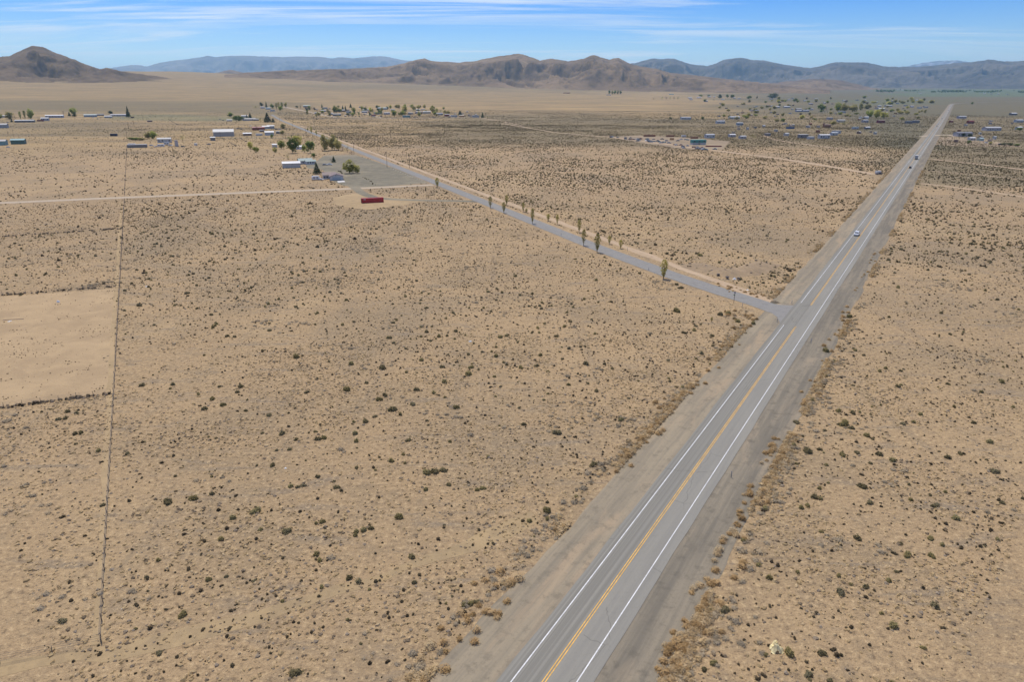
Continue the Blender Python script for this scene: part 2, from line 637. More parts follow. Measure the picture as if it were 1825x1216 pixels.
def hs_of(px, py):
    d = G(px, py) - Y0
    d.z = 0
    return d.dot(HD), d.dot(HN)


S_END = hs_of(1690, 186)[0]
path = [hwy(-260), hwy(S_END)]
d = HA
p = hwy(S_END)
for k in range(22):
    d += R(2.2)
    p = p + Vector((math.sin(d), math.cos(d), 0)) * 60
    path.append(p.copy())
path.append(p + Vector((math.sin(d), math.cos(d), 0)) * 3500)
OL, OR_ = hs_of(911.6, 1216)[1], hs_of(1029, 1216)[1]           # edge lines left and right of the centre line
highway = strip('highway', path, OL - 1.35, OR_ + 1.55, 0.06, M_ASPH, 3, 0.22, ncol=2, grow=0.03)
tag(highway, 'two-lane grey asphalt highway running diagonally to the far hills', 'road', kind='structure')
shl = strip('gravel_shoulder', path, OL - 7.9, OL - 0.4, 0.02, M_SHL, 2, 0.9, seed=4, ncol=2, grow=0.012)
tag(shl, 'tan and grey gravel shoulder along the left edge of the highway', 'shoulder', kind='structure')
shr = strip('gravel_shoulder', path, OR_ + 0.4, OR_ + 8.2, 0.02, M_SHR, 2, 1.0, seed=9, ncol=2, grow=0.012)
tag(shr, 'dark gravel shoulder along the right edge of the highway', 'shoulder', kind='structure')

sA, sB = hs_of(1397, 580)[0], hs_of(1428, 541)[0]               # the edge line is broken at the junction
yA, yB = hs_of(1420, 583)[0], hs_of(1446, 545)[0]
for nm, a, b, o_, hw, m in (('edge_line', -255, sA, OL, 0.07, M_WHITE), ('edge_line', sB, S_END, OL, 0.07, M_WHITE),
                            ('edge_line', -255, S_END, OR_, 0.07, M_WHITE),
                            ('centre_line', -255, yA, -0.15, 0.06, M_YEL), ('centre_line', -255, yA, 0.15, 0.06, M_YEL),
                            ('centre_line', yB, S_END, -0.15, 0.06, M_YEL), ('centre_line', yB, S_END, 0.15, 0.06, M_YEL)):
    strip(nm, [hwy(a), hwy(b)], o_ - hw, o_ + hw, 0.075, m, 8, 0.012, highway, grow=0.03)

# the side road leaves the highway, bends and runs off towards the village
SD_A = R(-22.15)
SDV = Vector((math.sin(SD_A), math.cos(SD_A), 0))
SDN = Vector((SDV.y, -SDV.x, 0))
S0 = G(1064, 441.5)
jx = G(1412, 563)
side_pts = [jx + (jx - G(1340, 540)).normalized() * 2, jx, G(1375, 549), G(1330, 534), G(1275, 517), G(1200, 492), G(1130, 466), S0]
side_pts += [S0 + SDV * k for k in (120, 260, 420, 700, 1000, 1400, 1900)]
side = strip('side_road', side_pts, -3.9, 3.9, 0.045, M_SIDE, 4, 0.22, ncol=2, grow=0.02)
tag(side, 'narrow grey asphalt side road from the highway to the village', 'road', kind='structure')
fl = patch('road_junction', [(1300, 527), (1340, 540), (1368, 552), (1386, 567), (1394, 585), (1432, 540), (1415, 545), (1390, 544),
                             (1360, 539), (1335, 529)], 0.05, M_SIDE, 0.15, 1.5)
tag(fl, 'flared asphalt mouth where the side road meets the highway', 'junction', kind='structure')
tr = strip('dirt_track', [S0 + SDV * k + SDN * 0 for k in range(-92, 1300, 40)], 9.5, 13.5, 0.02, M_TRACK, 4, 1.2, seed=21, grow=0.015)
tag(tr, 'pale dirt track running beside the right edge of the side road', 'track', kind='structure')


def track(pix, w, label, m=M_TRACK, z=0.025, jag=0.7, name='dirt_track', seed=5):
    o = strip(name, [G(*p) for p in pix], -w / 2, w / 2, z, m, 3, jag, seed=seed, grow=0.01)
    return tag(o, label, 'track', kind='structure')


track([(-260, 374), (0, 362), (215, 352.5), (400, 345), (600, 337.5), (700, 333), (772, 329.5)], 8.5,
      'pale straight dirt road crossing the left field to the side road', M_DIRT, 0.03, 0.6, 'dirt_road')
track([(628, 331), (648, 346), (670, 353), (700, 355.5), (760, 357.5), (830, 358.5), (868, 360)], 6.5,
      'grey gravel driveway past the red container', M_GRAV, 0.035, 0.8, 'driveway', 8)
track([(1078, 243), (1150, 252), (1290, 270), (1400, 284), (1480, 297), (1560, 311)], 8, 'tan dirt track below the scrapyard to the highway', seed=12)
track([(1640, 327), (1720, 336), (1830, 352), (1950, 370)], 4.5, 'pale dirt track right of the highway, nearest of three', seed=13)
track([(1662, 284), (1740, 292), (1830, 303)], 5, 'pale dirt track right of the highway opposite the truck', seed=14)
track([(1655, 305), (1740, 311), (1835, 322)], 2.2, 'faint straight dirt track at the right edge of the picture', seed=15)
track([(895, 220), (990, 236), (1080, 244)], 5, 'faint dirt track across the middle scrub to the scrapyard', seed=16)
track([(0, 249), (120, 246), (224, 243)], 4, 'thin pale dirt track in front of the left farmsteads', M_DIRT, seed=17)
track([(504, 190), (545, 198), (575, 205), (600, 209), (700, 210.5), (800, 210), (855, 208.5)], 13, 'pale dirt street in front of the village', M_DIRT,
      seed=18)
track([(640, 199), (665, 206), (680, 210)], 9, 'short pale dirt lane into the village', M_DIRT, seed=19)
track([(855, 209), (900, 217), (935, 225)], 6, 'pale dirt track leaving the right end of the village', seed=20)
track([(380, 246), (450, 245.5), (520, 246)], 10, 'grey gravel yard road beside the big metal barn', M_GRAV, seed=22)
track([(1640, 243), (1690, 240), (1705, 243)], 12, 'pale sandy drive to the house right of the highway', M_DIRT, seed=23)
track([(1360, 241), (1385, 250), (1440, 258), (1560, 272)], 5, 'thin dirt track between the scrubby lots', seed=24)
track([(1420, 232), (1480, 236), (1500, 238)], 5, 'short pale dirt track beside the long blue container', seed=25)


track([(-60, 1206), (200, 1162), (420, 1107), (640, 1040), (800, 985), (960, 925)], 2.6, 'faint pale wheel track across the near left field',
      lot_mat('faint_track', (0.375, 0.27, 0.142), (0.29, 0.212, 0.12), (0.41, 0.295, 0.157), 0.4), 0.012, 1.7, seed=26)
track([(173, 1150), (186, 900), (201, 600), (217, 360)], 1.1, 'narrow pale path along the left side of the long fence', M_PALE, 0.02, 0.4, seed=31)


def lot(pix, label, m, z, name='gravel_lot', jag=2.0, seed=3):
    o = patch(name, pix, z, m, jag, 3.0, seed=seed)
    # simple planar UV in metres
    ul = o.data.uv_layers.new(name='UVMap')
    for li, lp in enumerate(o.data.loops):
        co = o.data.vertices[lp.vertex_index].co
        ul.data[li].uv = (co.x, co.y)
    return tag(o, label, 'lot', kind='structure')


lot([(612, 331), (640, 334), (700, 331), (764, 326), (735, 313), (700, 299), (662, 285), (632, 276), (578, 277), (566, 286), (545, 292), (548, 300),
     (575, 302), (586, 312), (592, 322)], 'grey gravel lot around the two near houses', M_GRAV, 0.018, jag=1.5)
lot([(-60, 536), (0, 530), (207, 514.5), (204, 600), (200, 700), (0, 726), (-60, 733)], 'smooth bare sand lot left of the wire fence', M_CLEAR, 0.014,
    'sand_lot', 0.8)
lot([(592, 352), (640, 344), (700, 352), (760, 357), (720, 366), (650, 374), (600, 366)], 'bare pale sand around the red container', M_PALE, 0.012,
    'sand_lot', 4)
lot([(1082, 244), (1140, 241), (1240, 246), (1300, 252), (1290, 266), (1220, 266), (1140, 254)], 'sandy scrapyard lot full of old cars', M_YARD, 0.015,
    'sand_lot', 5)
lot([(1650, 246), (1700, 243), (1760, 249), (1825, 262), (1740, 262), (1660, 258)], 'pale sandy yard right of the highway', M_YARD, 0.015, 'sand_lot', 6)
lot([(601, 323), (602.5, 325.5), (615.5, 324.5), (613, 322)], 'pale concrete apron before the brown-roofed garage', col((0.6, 0.57, 0.52)), 0.06, 'concrete_apron', 0.05)


# ------------------------------------------------------------------ mountains
def rock_mat(name, a, b_, c, sc=1.0):
    m, t, b = new_mat(name)
    g = nd(t, 'ShaderNodeNewGeometry')
    P = g.outputs['Position']
    n1 = noise(t, P, 0.0011 * sc, 6, 0.62)
    n2 = noise(t, P, 0.006 * sc, 6, 0.68)
    n3 = noise(t, mapping(t, P, (0.003 * sc, 0.003 * sc, 0.02 * sc)), 1.0, 5, 0.6)
    cc = mixc(t, ramp(t, n1, 0.34, 0.66), a, b_)
    cc = mixc(t, mth(t, 'MULTIPLY', ramp(t, n2, 0.45, 0.68), 0.75), cc, c)  # blotches: dark outcrops that also paint gully shade on hills, snow on peaks
    cc = mixc(t, mth(t, 'MULTIPLY', ramp(t, n3, 0.55, 0.72), 0.5), cc, tuple(x * 0.55 for x in a))
    t.links.new(cc, b.inputs['Base Color'])
    b.inputs['Roughness'].default_value = 0.95
    b.inputs['Specular IOR Level'].default_value = 0.05
    bp = nd(t, 'ShaderNodeBump')
    bp.inputs['Strength'].default_value = 0.8
    bp.inputs['Distance'].default_value = 30 / sc
    t.links.new(n2, bp.inputs['Height'])
    t.links.new(bp.outputs[0], b.inputs['Normal'])
    return m


def mountain(name, sky_px, D, wf, wb, m, seed, nu, nv, gul=0.5, fq=1.0, power=1.25, label=''):
    xs = np.array([p[0] for p in sky_px], float)
    ys = np.array([p[1] for p in sky_px], float)
    u = np.linspace(xs[0], xs[-1], nu)
    py = np.interp(u, xs, ys) + (fbm(u / 9.0, 0.5, seed, 4) - 0.5) * 2.4
    v_ = 608 - py
    dx, dy, dz = u - 912.5, FOC * CP + v_ * SP, -FOC * SP + v_ * CP
    q = np.hypot(dx, dy)
    tan_e = dz / q
    ux, uy = dx / q, dy / q
    Dr = D * (1 + 0.10 * (fbm(u / 120.0, 2.5, seed + 3, 3) - 0.5))
    zr = CAM_H + Dr * tan_e
    t = np.concatenate([np.linspace(-1, 0, nv)[:-1], np.linspace(0, 1, max(8, nv // 4))])
    T, U = np.meshgrid(t, u, indexing='ij')
    dist = np.where(T < 0, Dr[None, :] + T * wf, Dr[None, :] + T * wb)
    X, Y = dist * ux[None, :], dist * uy[None, :]
    base = hgt(X, Y)
    a = np.abs(T)
    rise = np.maximum(zr[None, :] - base, -8)
    fs = fq * 1000.0 / D
    wx = X + (fbm(X / 700, Y / 700, seed + 9) - 0.5) * 700
    wy = Y + (fbm(X / 700, Y / 700, seed + 19) - 0.5) * 700
    g1 = fbm(wx / (0.085 * D) * fq, wy / (0.16 * D) * fq, seed + 30, 6, True)
    g2 = fbm(wx / (0.022 * D) * fq, wy / (0.04 * D) * fq, seed + 60, 4, True)
    prof = (1 - a) ** power
    env = np.sin(np.pi * np.clip(a, 0, 1)) ** 1.2
    rel = prof + env * gul * ((g1 - 0.62) * 1.8 + (g2 - 0.6) * 1.05)
    rel = np.where(T < 0, np.minimum(rel, 1 - 0.55 * a), rel)
    Z = base - 14 + (rise + 14) * np.clip(rel, 0, 1)
    n0, n1 = T.shape
    i = np.arange(n0 - 1)[:, None] * n1
    j = np.arange(n1 - 1)[None, :]
    faces = np.stack([i + j, i + j + 1, i + j + n1 + 1, i + j + n1], -1).reshape(-1, 4)
    me = bpy.data.meshes.new(name)
    me.from_pydata(np.stack([X, Y, Z], -1).reshape(-1, 3).tolist(), [], faces.tolist())
    me.materials.append(m)
    me.polygons.foreach_set('use_smooth', [True] * len(me.polygons))
    o = bpy.data.objects.new(name, me)
    COL.objects.link(o)
    tag(o, label, 'hills' if 'hill' in name else 'mountains', kind='structure')
    return o


M_R1 = rock_mat('brown_rock', (0.142, 0.103, 0.066), (0.205, 0.146, 0.09), (0.088, 0.066, 0.046))
M_R2 = rock_mat('grey_brown_rock', (0.185, 0.131, 0.082), (0.27, 0.19, 0.113), (0.112, 0.082, 0.055))
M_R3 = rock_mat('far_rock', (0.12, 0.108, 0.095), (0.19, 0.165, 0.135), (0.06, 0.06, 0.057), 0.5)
M_R4 = rock_mat('very_far_rock', (0.22, 0.21, 0.20), (0.28, 0.26, 0.24), (0.17, 0.17, 0.165), 0.3)  # rock colour made paler to stand in for thicker haze
mountain('hill', [(-420, 128), (-300, 112), (-200, 105), (-120, 96), (-60, 103), (0, 101), (18, 99), (40, 88), (58, 81), (75, 83), (95, 92), (120, 101),
                  (150, 113), (178, 123), (190, 120), (205, 124), (235, 130), (265, 134), (310, 141), (360, 147)], 7000, 1700, 1800, M_R1, 3, 300, 80, 0.62,
         1.0, 1.15, 'dark brown cone-shaped hill at the left edge')
mountain('hill', [(330, 134), (380, 130), (410, 124), (435, 129), (480, 134)], 13500, 2500, 2000, M_R2, 41, 60, 20, 0.4, label='low dark knoll in front of the far-left blue ridge')
mountain('hills', [(400, 137), (440, 131), (470, 129), (520, 125), (560, 124), (620, 122), (690, 119), (720, 112), (742, 106), (757, 103), (766, 107), (775, 109),
                   (800, 110), (815, 111), (850, 108), (870, 103), (900, 98), (924, 95), (940, 99), (962, 107), (985, 104), (1014, 109), (1040, 104), (1052, 99),
                   (1060, 98), (1075, 103), (1087, 106), (1093, 103), (1103, 103), (1112, 108), (1130, 116), (1170, 122), (1195, 129), (1240, 134), (1300, 141),
                   (1360, 147), (1430, 155), (1480, 160)], 9200, 2300, 2600, M_R2, 7, 560, 80, 0.62, 1.0, 1.1, 'brown eroded hills in the middle of the skyline')
mountain('foothills', [(1320, 156), (1350, 150), (1400, 145), (1450, 140), (1475, 141), (1500, 143), (1530, 150), (1560, 157), (1590, 161)], 11500, 1500, 1500, M_R2,
         13, 140, 40, 0.5, label='low tan foothills left of the highway end')
mountain('mountains', [(1040, 128), (1080, 121), (1130, 112), (1165, 103), (1180, 105), (1200, 104), (1230, 114), (1260, 117), (1275, 113), (1290, 106), (1320, 102),
                       (1332, 104), (1340, 107), (1360, 107), (1400, 115), (1445, 121), (1470, 115), (1490, 110), (1545, 111), (1575, 118), (1620, 119), (1660, 117),
                       (1700, 112), (1730, 110), (1750, 108), (1762, 105), (1780, 108), (1800, 109), (1825, 108), (1900, 103), (2000, 108), (2150, 118)],
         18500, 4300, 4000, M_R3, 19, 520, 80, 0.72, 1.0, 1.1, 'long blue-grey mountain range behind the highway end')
mountain('mountains', [(150, 128), (190, 122), (230, 116), (245, 115), (262, 118), (285, 111), (310, 108), (340, 104), (370, 99), (385, 101), (400, 99), (440, 99),
                       (500, 101), (540, 100), (575, 101), (592, 104), (605, 102), (630, 103), (665, 100), (685, 100), (720, 107), (780, 112), (900, 120)],
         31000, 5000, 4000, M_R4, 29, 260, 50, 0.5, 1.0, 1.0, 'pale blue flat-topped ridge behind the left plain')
M_SNOW = rock_mat('snow_rock', (0.16, 0.16, 0.165), (0.2, 0.2, 0.2), (0.55, 0.56, 0.58), 0.6)
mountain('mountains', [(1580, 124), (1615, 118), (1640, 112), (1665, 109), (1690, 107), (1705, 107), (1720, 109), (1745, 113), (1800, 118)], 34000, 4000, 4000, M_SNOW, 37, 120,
         30, 0.5, label='pale peaks with snow patches peeking over the right range')

# ------------------------------------------------------------------ haze
hz = MB().box(-62000, 62000, -62000, 62000, -30, 1850).build('haze', None)
hm = bpy.data.materials.new('haze_air')
hm.use_nodes = True
ht = hm.node_tree
for n in list(ht.nodes):
    ht.nodes.remove(n)
pv = nd(ht, 'ShaderNodeVolumePrincipled')
pv.inputs['Color'].default_value = (0.38, 0.72, 1.0, 1)
pv.inputs['Density'].default_value = 2.4e-5
pv.inputs['Anisotropy'].default_value = 0.35
ho = nd(ht, 'ShaderNodeOutputMaterial')
ht.links.new(pv.outputs[0], ho.inputs['Volume'])
hz.data.materials.append(hm)
tag(hz, 'thin blue daytime haze filling the valley air', 'haze', kind='stuff')


# ------------------------------------------------------------------ plants
def cloud(n, fn, size, seed, up=0.3, aspect=1.0):
    """n small leaf faces; fn(rng) gives a point and an outward direction"""
    r = np.random.default_rng(seed)
    v, f = [], []
    for k in range(n):
        p, out = fn(r)
        nrm = Vector(out) * 0.7 + Vector((r.normal(0, .5), r.normal(0, .5), r.normal(up, .4)))
        nrm.normalize()
        u = nrm.orthogonal().normalized()
        u.rotate(Matrix.Rotation(r.uniform(0, 6.28), 3, nrm))
        w = nrm.cross(u)
        s = size * r.uniform(0.6, 1.35)
        p = Vector(p)
        i = len(v)
        v += [p - u * s, p + w * s * 0.6 * aspect, p + u * s, p - w * s * 0.6 * aspect]
        f.append((i, i + 1, i + 2, i + 3))
    return v, f


def dome(seg, rings, rx, rz, seed, jag=0.2):
    r = np.random.default_rng(seed)
    v, f = [(0, 0, rz)], []
    for i in range(1, rings + 1):
        a = math.pi / 2 * i / rings
        for k in range(seg):
            b = 2 * math.pi * k / seg
            s = 1 + r.uniform(-jag, jag)
            v.append((math.sin(a) * rx * s * math.cos(b), math.sin(a) * rx * s * math.sin(b), max(-0.03, math.cos(a) * rz * s - 0.03)))
    for k in range(seg):
        f.append((0, 1 + k, 1 + (k + 1) % seg))
        for i in range(rings - 1):
            a = 1 + i * seg
            f.append((a + k, a + seg + k, a + seg + (k + 1) % seg, a + (k + 1) % seg))
    return v, f


def shrub_mesh(name, m, seed, n=90, h=0.62, leaf=0.085, lumps=4):
    """a low rounded desert bush of about one metre across"""
    r = np.random.default_rng(seed)
    cs = [(r.uniform(-.24, .24), r.uniform(-.24, .24), r.uniform(.55, 1.0)) for _ in range(lumps)]
    mb = MB()

    def fn(q):
        cx, cy, s = cs[q.integers(len(cs))]
        a, b = q.uniform(0, 6.28), math.acos(q.uniform(0, 1))
        d = Vector((math.sin(b) * math.cos(a), math.sin(b) * math.sin(a), math.cos(b)))
        k = q.uniform(.75, 1.08) * s
        return (cx + d.x * .36 * k, cy + d.y * .36 * k, max(0.02, d.z * h * k)), d
    mb.add(*cloud(n, fn, leaf, seed, 1.0))
    for cx, cy, s in cs:
        v, f = dome(6, 2, .31 * s, h * .82 * s, seed + 5)
        mb.add([(x + cx, y + cy, z) for x, y, z in v], f)
    me = bpy.data.meshes.new(name)
    me.from_pydata(mb.v, [], mb.f)
    me.materials.append(m)
    return me


def brush_mesh(name, m, seed, n=110, h=0.5):
    """a dry tangled weed: many thin twigs and seed heads in a low mound"""
    mb = MB()

    def fn(q):
        a, b = q.uniform(0, 6.28), math.acos(q.uniform(0.05, 1))
        d = Vector((math.sin(b) * math.cos(a), math.sin(b) * math.sin(a), math.cos(b)))
        k = q.uniform(.55, 1.12)
        return (d.x * .46 * k, d.y * .46 * k, max(.02, d.z * h * k)), d
    mb.add(*cloud(n, fn, .10, seed, 1.1, .45))
    mb.add(*dome(7, 2, .36, h * .7, seed + 3, .35))
    me = bpy.data.meshes.new(name)
    me.from_pydata(mb.v, [], mb.f)
    me.materials.append(m)
    return me


M_SAGE = foliage('sagebrush_leaf', (0.165, 0.136, 0.066), (0.27, 0.22, 0.108), (0.19, 0.162, 0.09), 1.2, 0.4)
M_OLIVE = foliage('rabbitbrush_leaf', (0.23, 0.19, 0.076), (0.365, 0.295, 0.126), (0.26, 0.22, 0.102), 1.2, 0.4)
M_DARK = foliage('greasewood_leaf', (0.065, 0.049, 0.028), (0.135, 0.10, 0.055), (0.095, 0.075, 0.042))
M_GREY = foliage('dead_brush', (0.29, 0.235, 0.155), (0.41, 0.33, 0.22), (0.35, 0.27, 0.165))
M_ORNG = foliage('dry_tumbleweed', (0.37, 0.235, 0.10), (0.50, 0.33, 0.15), (0.38, 0.285, 0.16))
M_STRAW = foliage('straw', (0.41, 0.29, 0.145), (0.58, 0.42, 0.215), (0.46, 0.34, 0.19))
M_LITTER = foliage('dry_litter', (0.25, 0.185, 0.115), (0.36, 0.27, 0.165), (0.30, 0.24, 0.17))

SAGE = [shrub_mesh('sagebrush', M_SAGE, 100 + k) for k in range(5)]
OLIV = [shrub_mesh('rabbitbrush', M_OLIVE, 200 + k, 110, 0.72, 0.075, 3) for k in range(4)]
DARK = [shrub_mesh('greasewood', M_DARK, 300 + k, 46, 0.6, 0.12, 3) for k in range(4)]
FARB = [shrub_mesh('scrub', [M_SAGE, M_DARK, M_DARK, M_SAGE][k], 350 + k, 26, 0.6, 0.17, 2) for k in range(4)]
GREY = [brush_mesh('dead_brush', M_GREY, 400 + k, 70, 0.34) for k in range(4)]
ORNG = [brush_mesh('tumbleweed', M_ORNG, 500 + k, 100, 0.58) for k in range(4)]
STRW = []
for k in range(6):
    v_, f_ = dome(6, 2, .26, .20, 640 + k, .45)
    me_ = bpy.data.meshes.new('straw_tuft')
    me_.from_pydata(v_, [], f_)
    me_.materials.append(M_STRAW if k < 4 else M_LITTER)
    STRW.append(me_)

# lines that keep the scrub off roads and lots, as tests on arrays of ground points
SDO = Vector((S0.x, S0.y, 0))


def off_hwy(x, y):
    return (x - Y0.x) * HN.x + (y - Y0.y) * HN.y


def off_side(x, y):
    return (x - SDO.x) * SDN.x + (y - SDO.y) * SDN.y


def in_poly(x, y, poly):
    c = np.zeros(len(x), bool)
    j = len(poly) - 1
    for i in range(len(poly)):
        xi, yi, xj, yj = poly[i][0], poly[i][1], poly[j][0], poly[j][1]
        k = ((yi > y) != (yj > y)) & (x < (xj - xi) * (y - yi) / (yj - yi + 1e-12) + xi)
        c ^= k
        j = i
    return c


def seg_dist(x, y, pts):
    best = np.full(len(x), 1e9)
    for a, b in zip(pts[:-1], pts[1:]):
        dx, dy = b.x - a.x, b.y - a.y
        t = np.clip(((x - a.x) * dx + (y - a.y) * dy) / (dx * dx + dy * dy + 1e-9), 0, 1)
        best = np.minimum(best, np.hypot(x - a.x - t * dx, y - a.y - t * dy))
    return best


PG = lambda pix: [tuple(G(*p))[:2] for p in pix]
KEEP_OUT = [PG([(612, 331), (640, 334), (700, 331), (764, 326), (735, 313), (700, 299), (662, 285), (632, 276), (578, 277), (545, 292), (548, 300), (575, 302), (586, 312),
                (592, 322)]),
            PG([(-60, 536), (0, 530), (207, 514.5), (204, 600), (200, 700), (0, 726), (-60, 733)]),
            PG([(592, 352), (640, 344), (700, 352), (760, 357), (720, 366), (650, 374), (600, 366)]),
            PG([(1082, 244), (1140, 241), (1240, 246), (1300, 252), (1290, 266), (1220, 266), (1140, 254)])]
TRACKS = [([G(*p) for p in pix], w) for pix, w in (
    ([(-260, 374), (0, 362), (215, 352.5), (400, 345), (600, 337.5), (772, 329.5)], 6), ([(628, 331), (648, 346), (700, 355.5), (760, 357.5), (868, 360)], 5),
    ([(1078, 243), (1150, 252), (1290, 270), (1400, 284), (1480, 297), (1560, 311)], 5), ([(1640, 327), (1720, 336), (1830, 352), (1950, 370)], 3.2),
    ([(1662, 284), (1740, 292), (1830, 303)], 3.5), ([(1655, 305), (1740, 311), (1835, 322)], 2.4), ([(895, 220), (990, 236), (1080, 244)], 3.5))] + [(side_pts, 6.5)]


def free(x, y, road=8.5):
    ok = (np.abs(off_hwy(x, y) - 0.1) > road + 3.2)
    so = off_side(x, y)
    ok &= ~((so > 8.5) & (so < 14) & (y > S0.y - 90))
    for pl in KEEP_OUT:
        ok &= ~in_poly(x, y, pl)
    for pts, w in TRACKS:
        ok &= seg_dist(x, y, pts) > w
    return ok


def wedge(n, r0, r1, half=41.0, g=None):
    """n points spread evenly over the part of the ground the camera looks at between two distances"""
    a = np.radians(g.uniform(-half, half, n))
    r = np.sqrt(g.uniform(r0 * r0, r1 * r1, n))
    return r * np.sin(a), r * np.cos(a)


def scatter(name, x, y, scl, idx, meshes, label, cat):
    lib = bpy.data.collections.new(name + '_kinds')
    for k, me in enumerate(meshes):
        lib.objects.link(bpy.data.objects.new('%s_kind_%02d' % (name, k), me))
    n = len(x)
    z = hgt(x, y) - 0.02
    me = bpy.data.meshes.new(name)
    me.vertices.add(n)
    me.vertices.foreach_set('co', np.stack([x, y, z], -1).astype(np.float32).ravel())
    me.attributes.new('scl', 'FLOAT', 'POINT').data.foreach_set('value', scl.astype(np.float32))
    me.attributes.new('rot', 'FLOAT', 'POINT').data.foreach_set('value', rng.uniform(0, 6.28, n).astype(np.float32))
    me.attributes.new('kind_index', 'INT', 'POINT').data.foreach_set('value', idx.astype(np.int32))
    o = bpy.data.objects.new(name, me)
    COL.objects.link(o)
    ng = bpy.data.node_groups.new(name + '_nodes', 'GeometryNodeTree')
    ng.interface.new_socket('Geometry', in_out='INPUT', socket_type='NodeSocketGeometry')
    ng.interface.new_socket('Geometry', in_out='OUTPUT', socket_type='NodeSocketGeometry')
    gi, go = ng.nodes.new('NodeGroupInput'), ng.nodes.new('NodeGroupOutput')
    mp = ng.nodes.new('GeometryNodeMeshToPoints')
    ip = ng.nodes.new('GeometryNodeInstanceOnPoints')
    ci = ng.nodes.new('GeometryNodeCollectionInfo')
    ci.inputs['Collection'].default_value = lib
    ci.inputs['Separate Children'].default_value = True
    ci.inputs['Reset Children'].default_value = True
    ip.inputs['Pick Instance'].default_value = True

    def attr(nm, ty):
        a = ng.nodes.new('GeometryNodeInputNamedAttribute')
        a.data_type = ty
        a.inputs['Name'].default_value = nm
        return next(q for q in a.outputs if q.enabled and q.name == 'Attribute')
    cx = ng.nodes.new('ShaderNodeCombineXYZ')
    L = ng.links
    L.new(gi.outputs[0], mp.inputs[0])
    L.new(mp.outputs[0], ip.inputs['Points'])
    L.new(ci.outputs[0], ip.inputs['Instance'])
    L.new(attr('kind_index', 'INT'), ip.inputs['Instance Index'])
    L.new(attr('rot', 'FLOAT'), cx.inputs[2])
    L.new(cx.outputs[0], ip.inputs['Rotation'])
    L.new(attr('scl', 'FLOAT'), ip.inputs['Scale'])
    L.new(ip.outputs[0], go.inputs[0])
    mod = o.modifiers.new('scatter', 'NODES')
    mod.node_group = ng
    return tag(o, label, cat, kind='stuff')


FA_ = G(180, 1145)
FDR = (G(205, 600) - FA_).normalized()


def dens(x, y):
    """how thickly the scrub grows, 0 to 1: sparse close by and in the left fields, thick right of the highway and beyond the side road"""
    r = np.hypot(x, y)
    so, ho = off_side(x, y), off_hwy(x, y)
    d = 0.22 + 0 * r
    beyond = (so > 14) & (ho < 0)
    d = np.where(beyond, 0.30 + 0.65 * sstep(330, 620, r), d)
    d = np.where(ho > 0, 0.20 + 0.85 * sstep(190, 330, r), d)
    d = np.where((so < 0) & (ho < 0), 0.23 + 0.06 * sstep(250, 500, r), d)
    d = np.where((ho < -9) & (ho > -26) & (so > 14), 0.95, d)
    n = fbm(x / 38, y / 38, 71, 3)
    nb = fbm(x / 130, y / 130, 171, 3)
    fo = (x - FA_.x) * FDR.y - (y - FA_.y) * FDR.x
    d = np.where((fo < 0) & (off_side(x, y) < 0) & (np.hypot(x, y) > 200), d * 0.55, d)
    return d * np.clip(0.45 + (n - 0.36) * 2.4, 0.2, 1.35) * np.clip(0.55 + (nb - 0.34) * 3.0, 0.35, 1.45)


g1 = np.random.default_rng(5)
# --- near sparse scrub: medium bushes
x, y = wedge(26000, 45, 420, g=g1)
k = (g1.uniform(0, 1, len(x)) < dens(x, y) * 0.46) & free(x, y)
x, y = x[k], y[k]
near_x, near_y = x, y
near_s = np.clip(g1.lognormal(-0.16, 0.34, len(x)), 0.4, 1.5)
# --- small dark tufts everywhere close by
x2, y2 = wedge(95000, 45, 480, g=g1)
n2 = fbm(x2 / 22, y2 / 22, 33, 3)
k = (g1.uniform(0, 1, len(x2)) < np.clip((n2 - 0.16) * 1.2, 0.2, 1) * np.clip(0.5 + (fbm(x2 / 110, y2 / 110, 171, 3) - .34) * 2.6, .4, 1.2)) & free(x2, y2)
x2, y2 = x2[k], y2[k]
s2 = np.clip(g1.lognormal(-1.0, 0.42, len(x2)), 0.16, 0.9)
scatter('scrub', x2, y2, s2, g1.integers(0, 4, len(x2)), DARK, 'countless small dark tufts dotting the near sand', 'scrub')
# --- distant scrub
x3, y3 = wedge(280000, 250, 1500, 40, g1)
r3 = np.hypot(x3, y3)
k = (g1.uniform(0, 1, len(x3)) < dens(x3, y3) * sstep(200, 420, r3) ** np.where(dens(x3, y3) > .45, .3, 1) * (1 - 0.45 * sstep(900, 1500, r3))) & free(x3, y3)
x3, y3 = x3[k], y3[k]
s3 = np.clip(g1.lognormal(-0.06, 0.36, len(x3)), 0.45, 2.1)
xe, ye = wedge(150000, 1350, 2500, 40, g1)
k = (g1.uniform(0, 1, len(xe)) < dens(xe, ye) * 0.75 * (1 - 0.6 * sstep(1900, 2500, np.hypot(xe, ye)))) & free(xe, ye)
x3, y3 = np.concatenate([x3, xe[k]]), np.concatenate([y3, ye[k]])
s3 = np.concatenate([s3, np.clip(g1.lognormal(0.3, 0.3, int(k.sum())), 0.7, 2.5)])
scatter('scrub', x3, y3, s3, g1.integers(0, 4, len(x3)), FARB, 'distant sagebrush scrub speckling the desert flats', 'scrub')
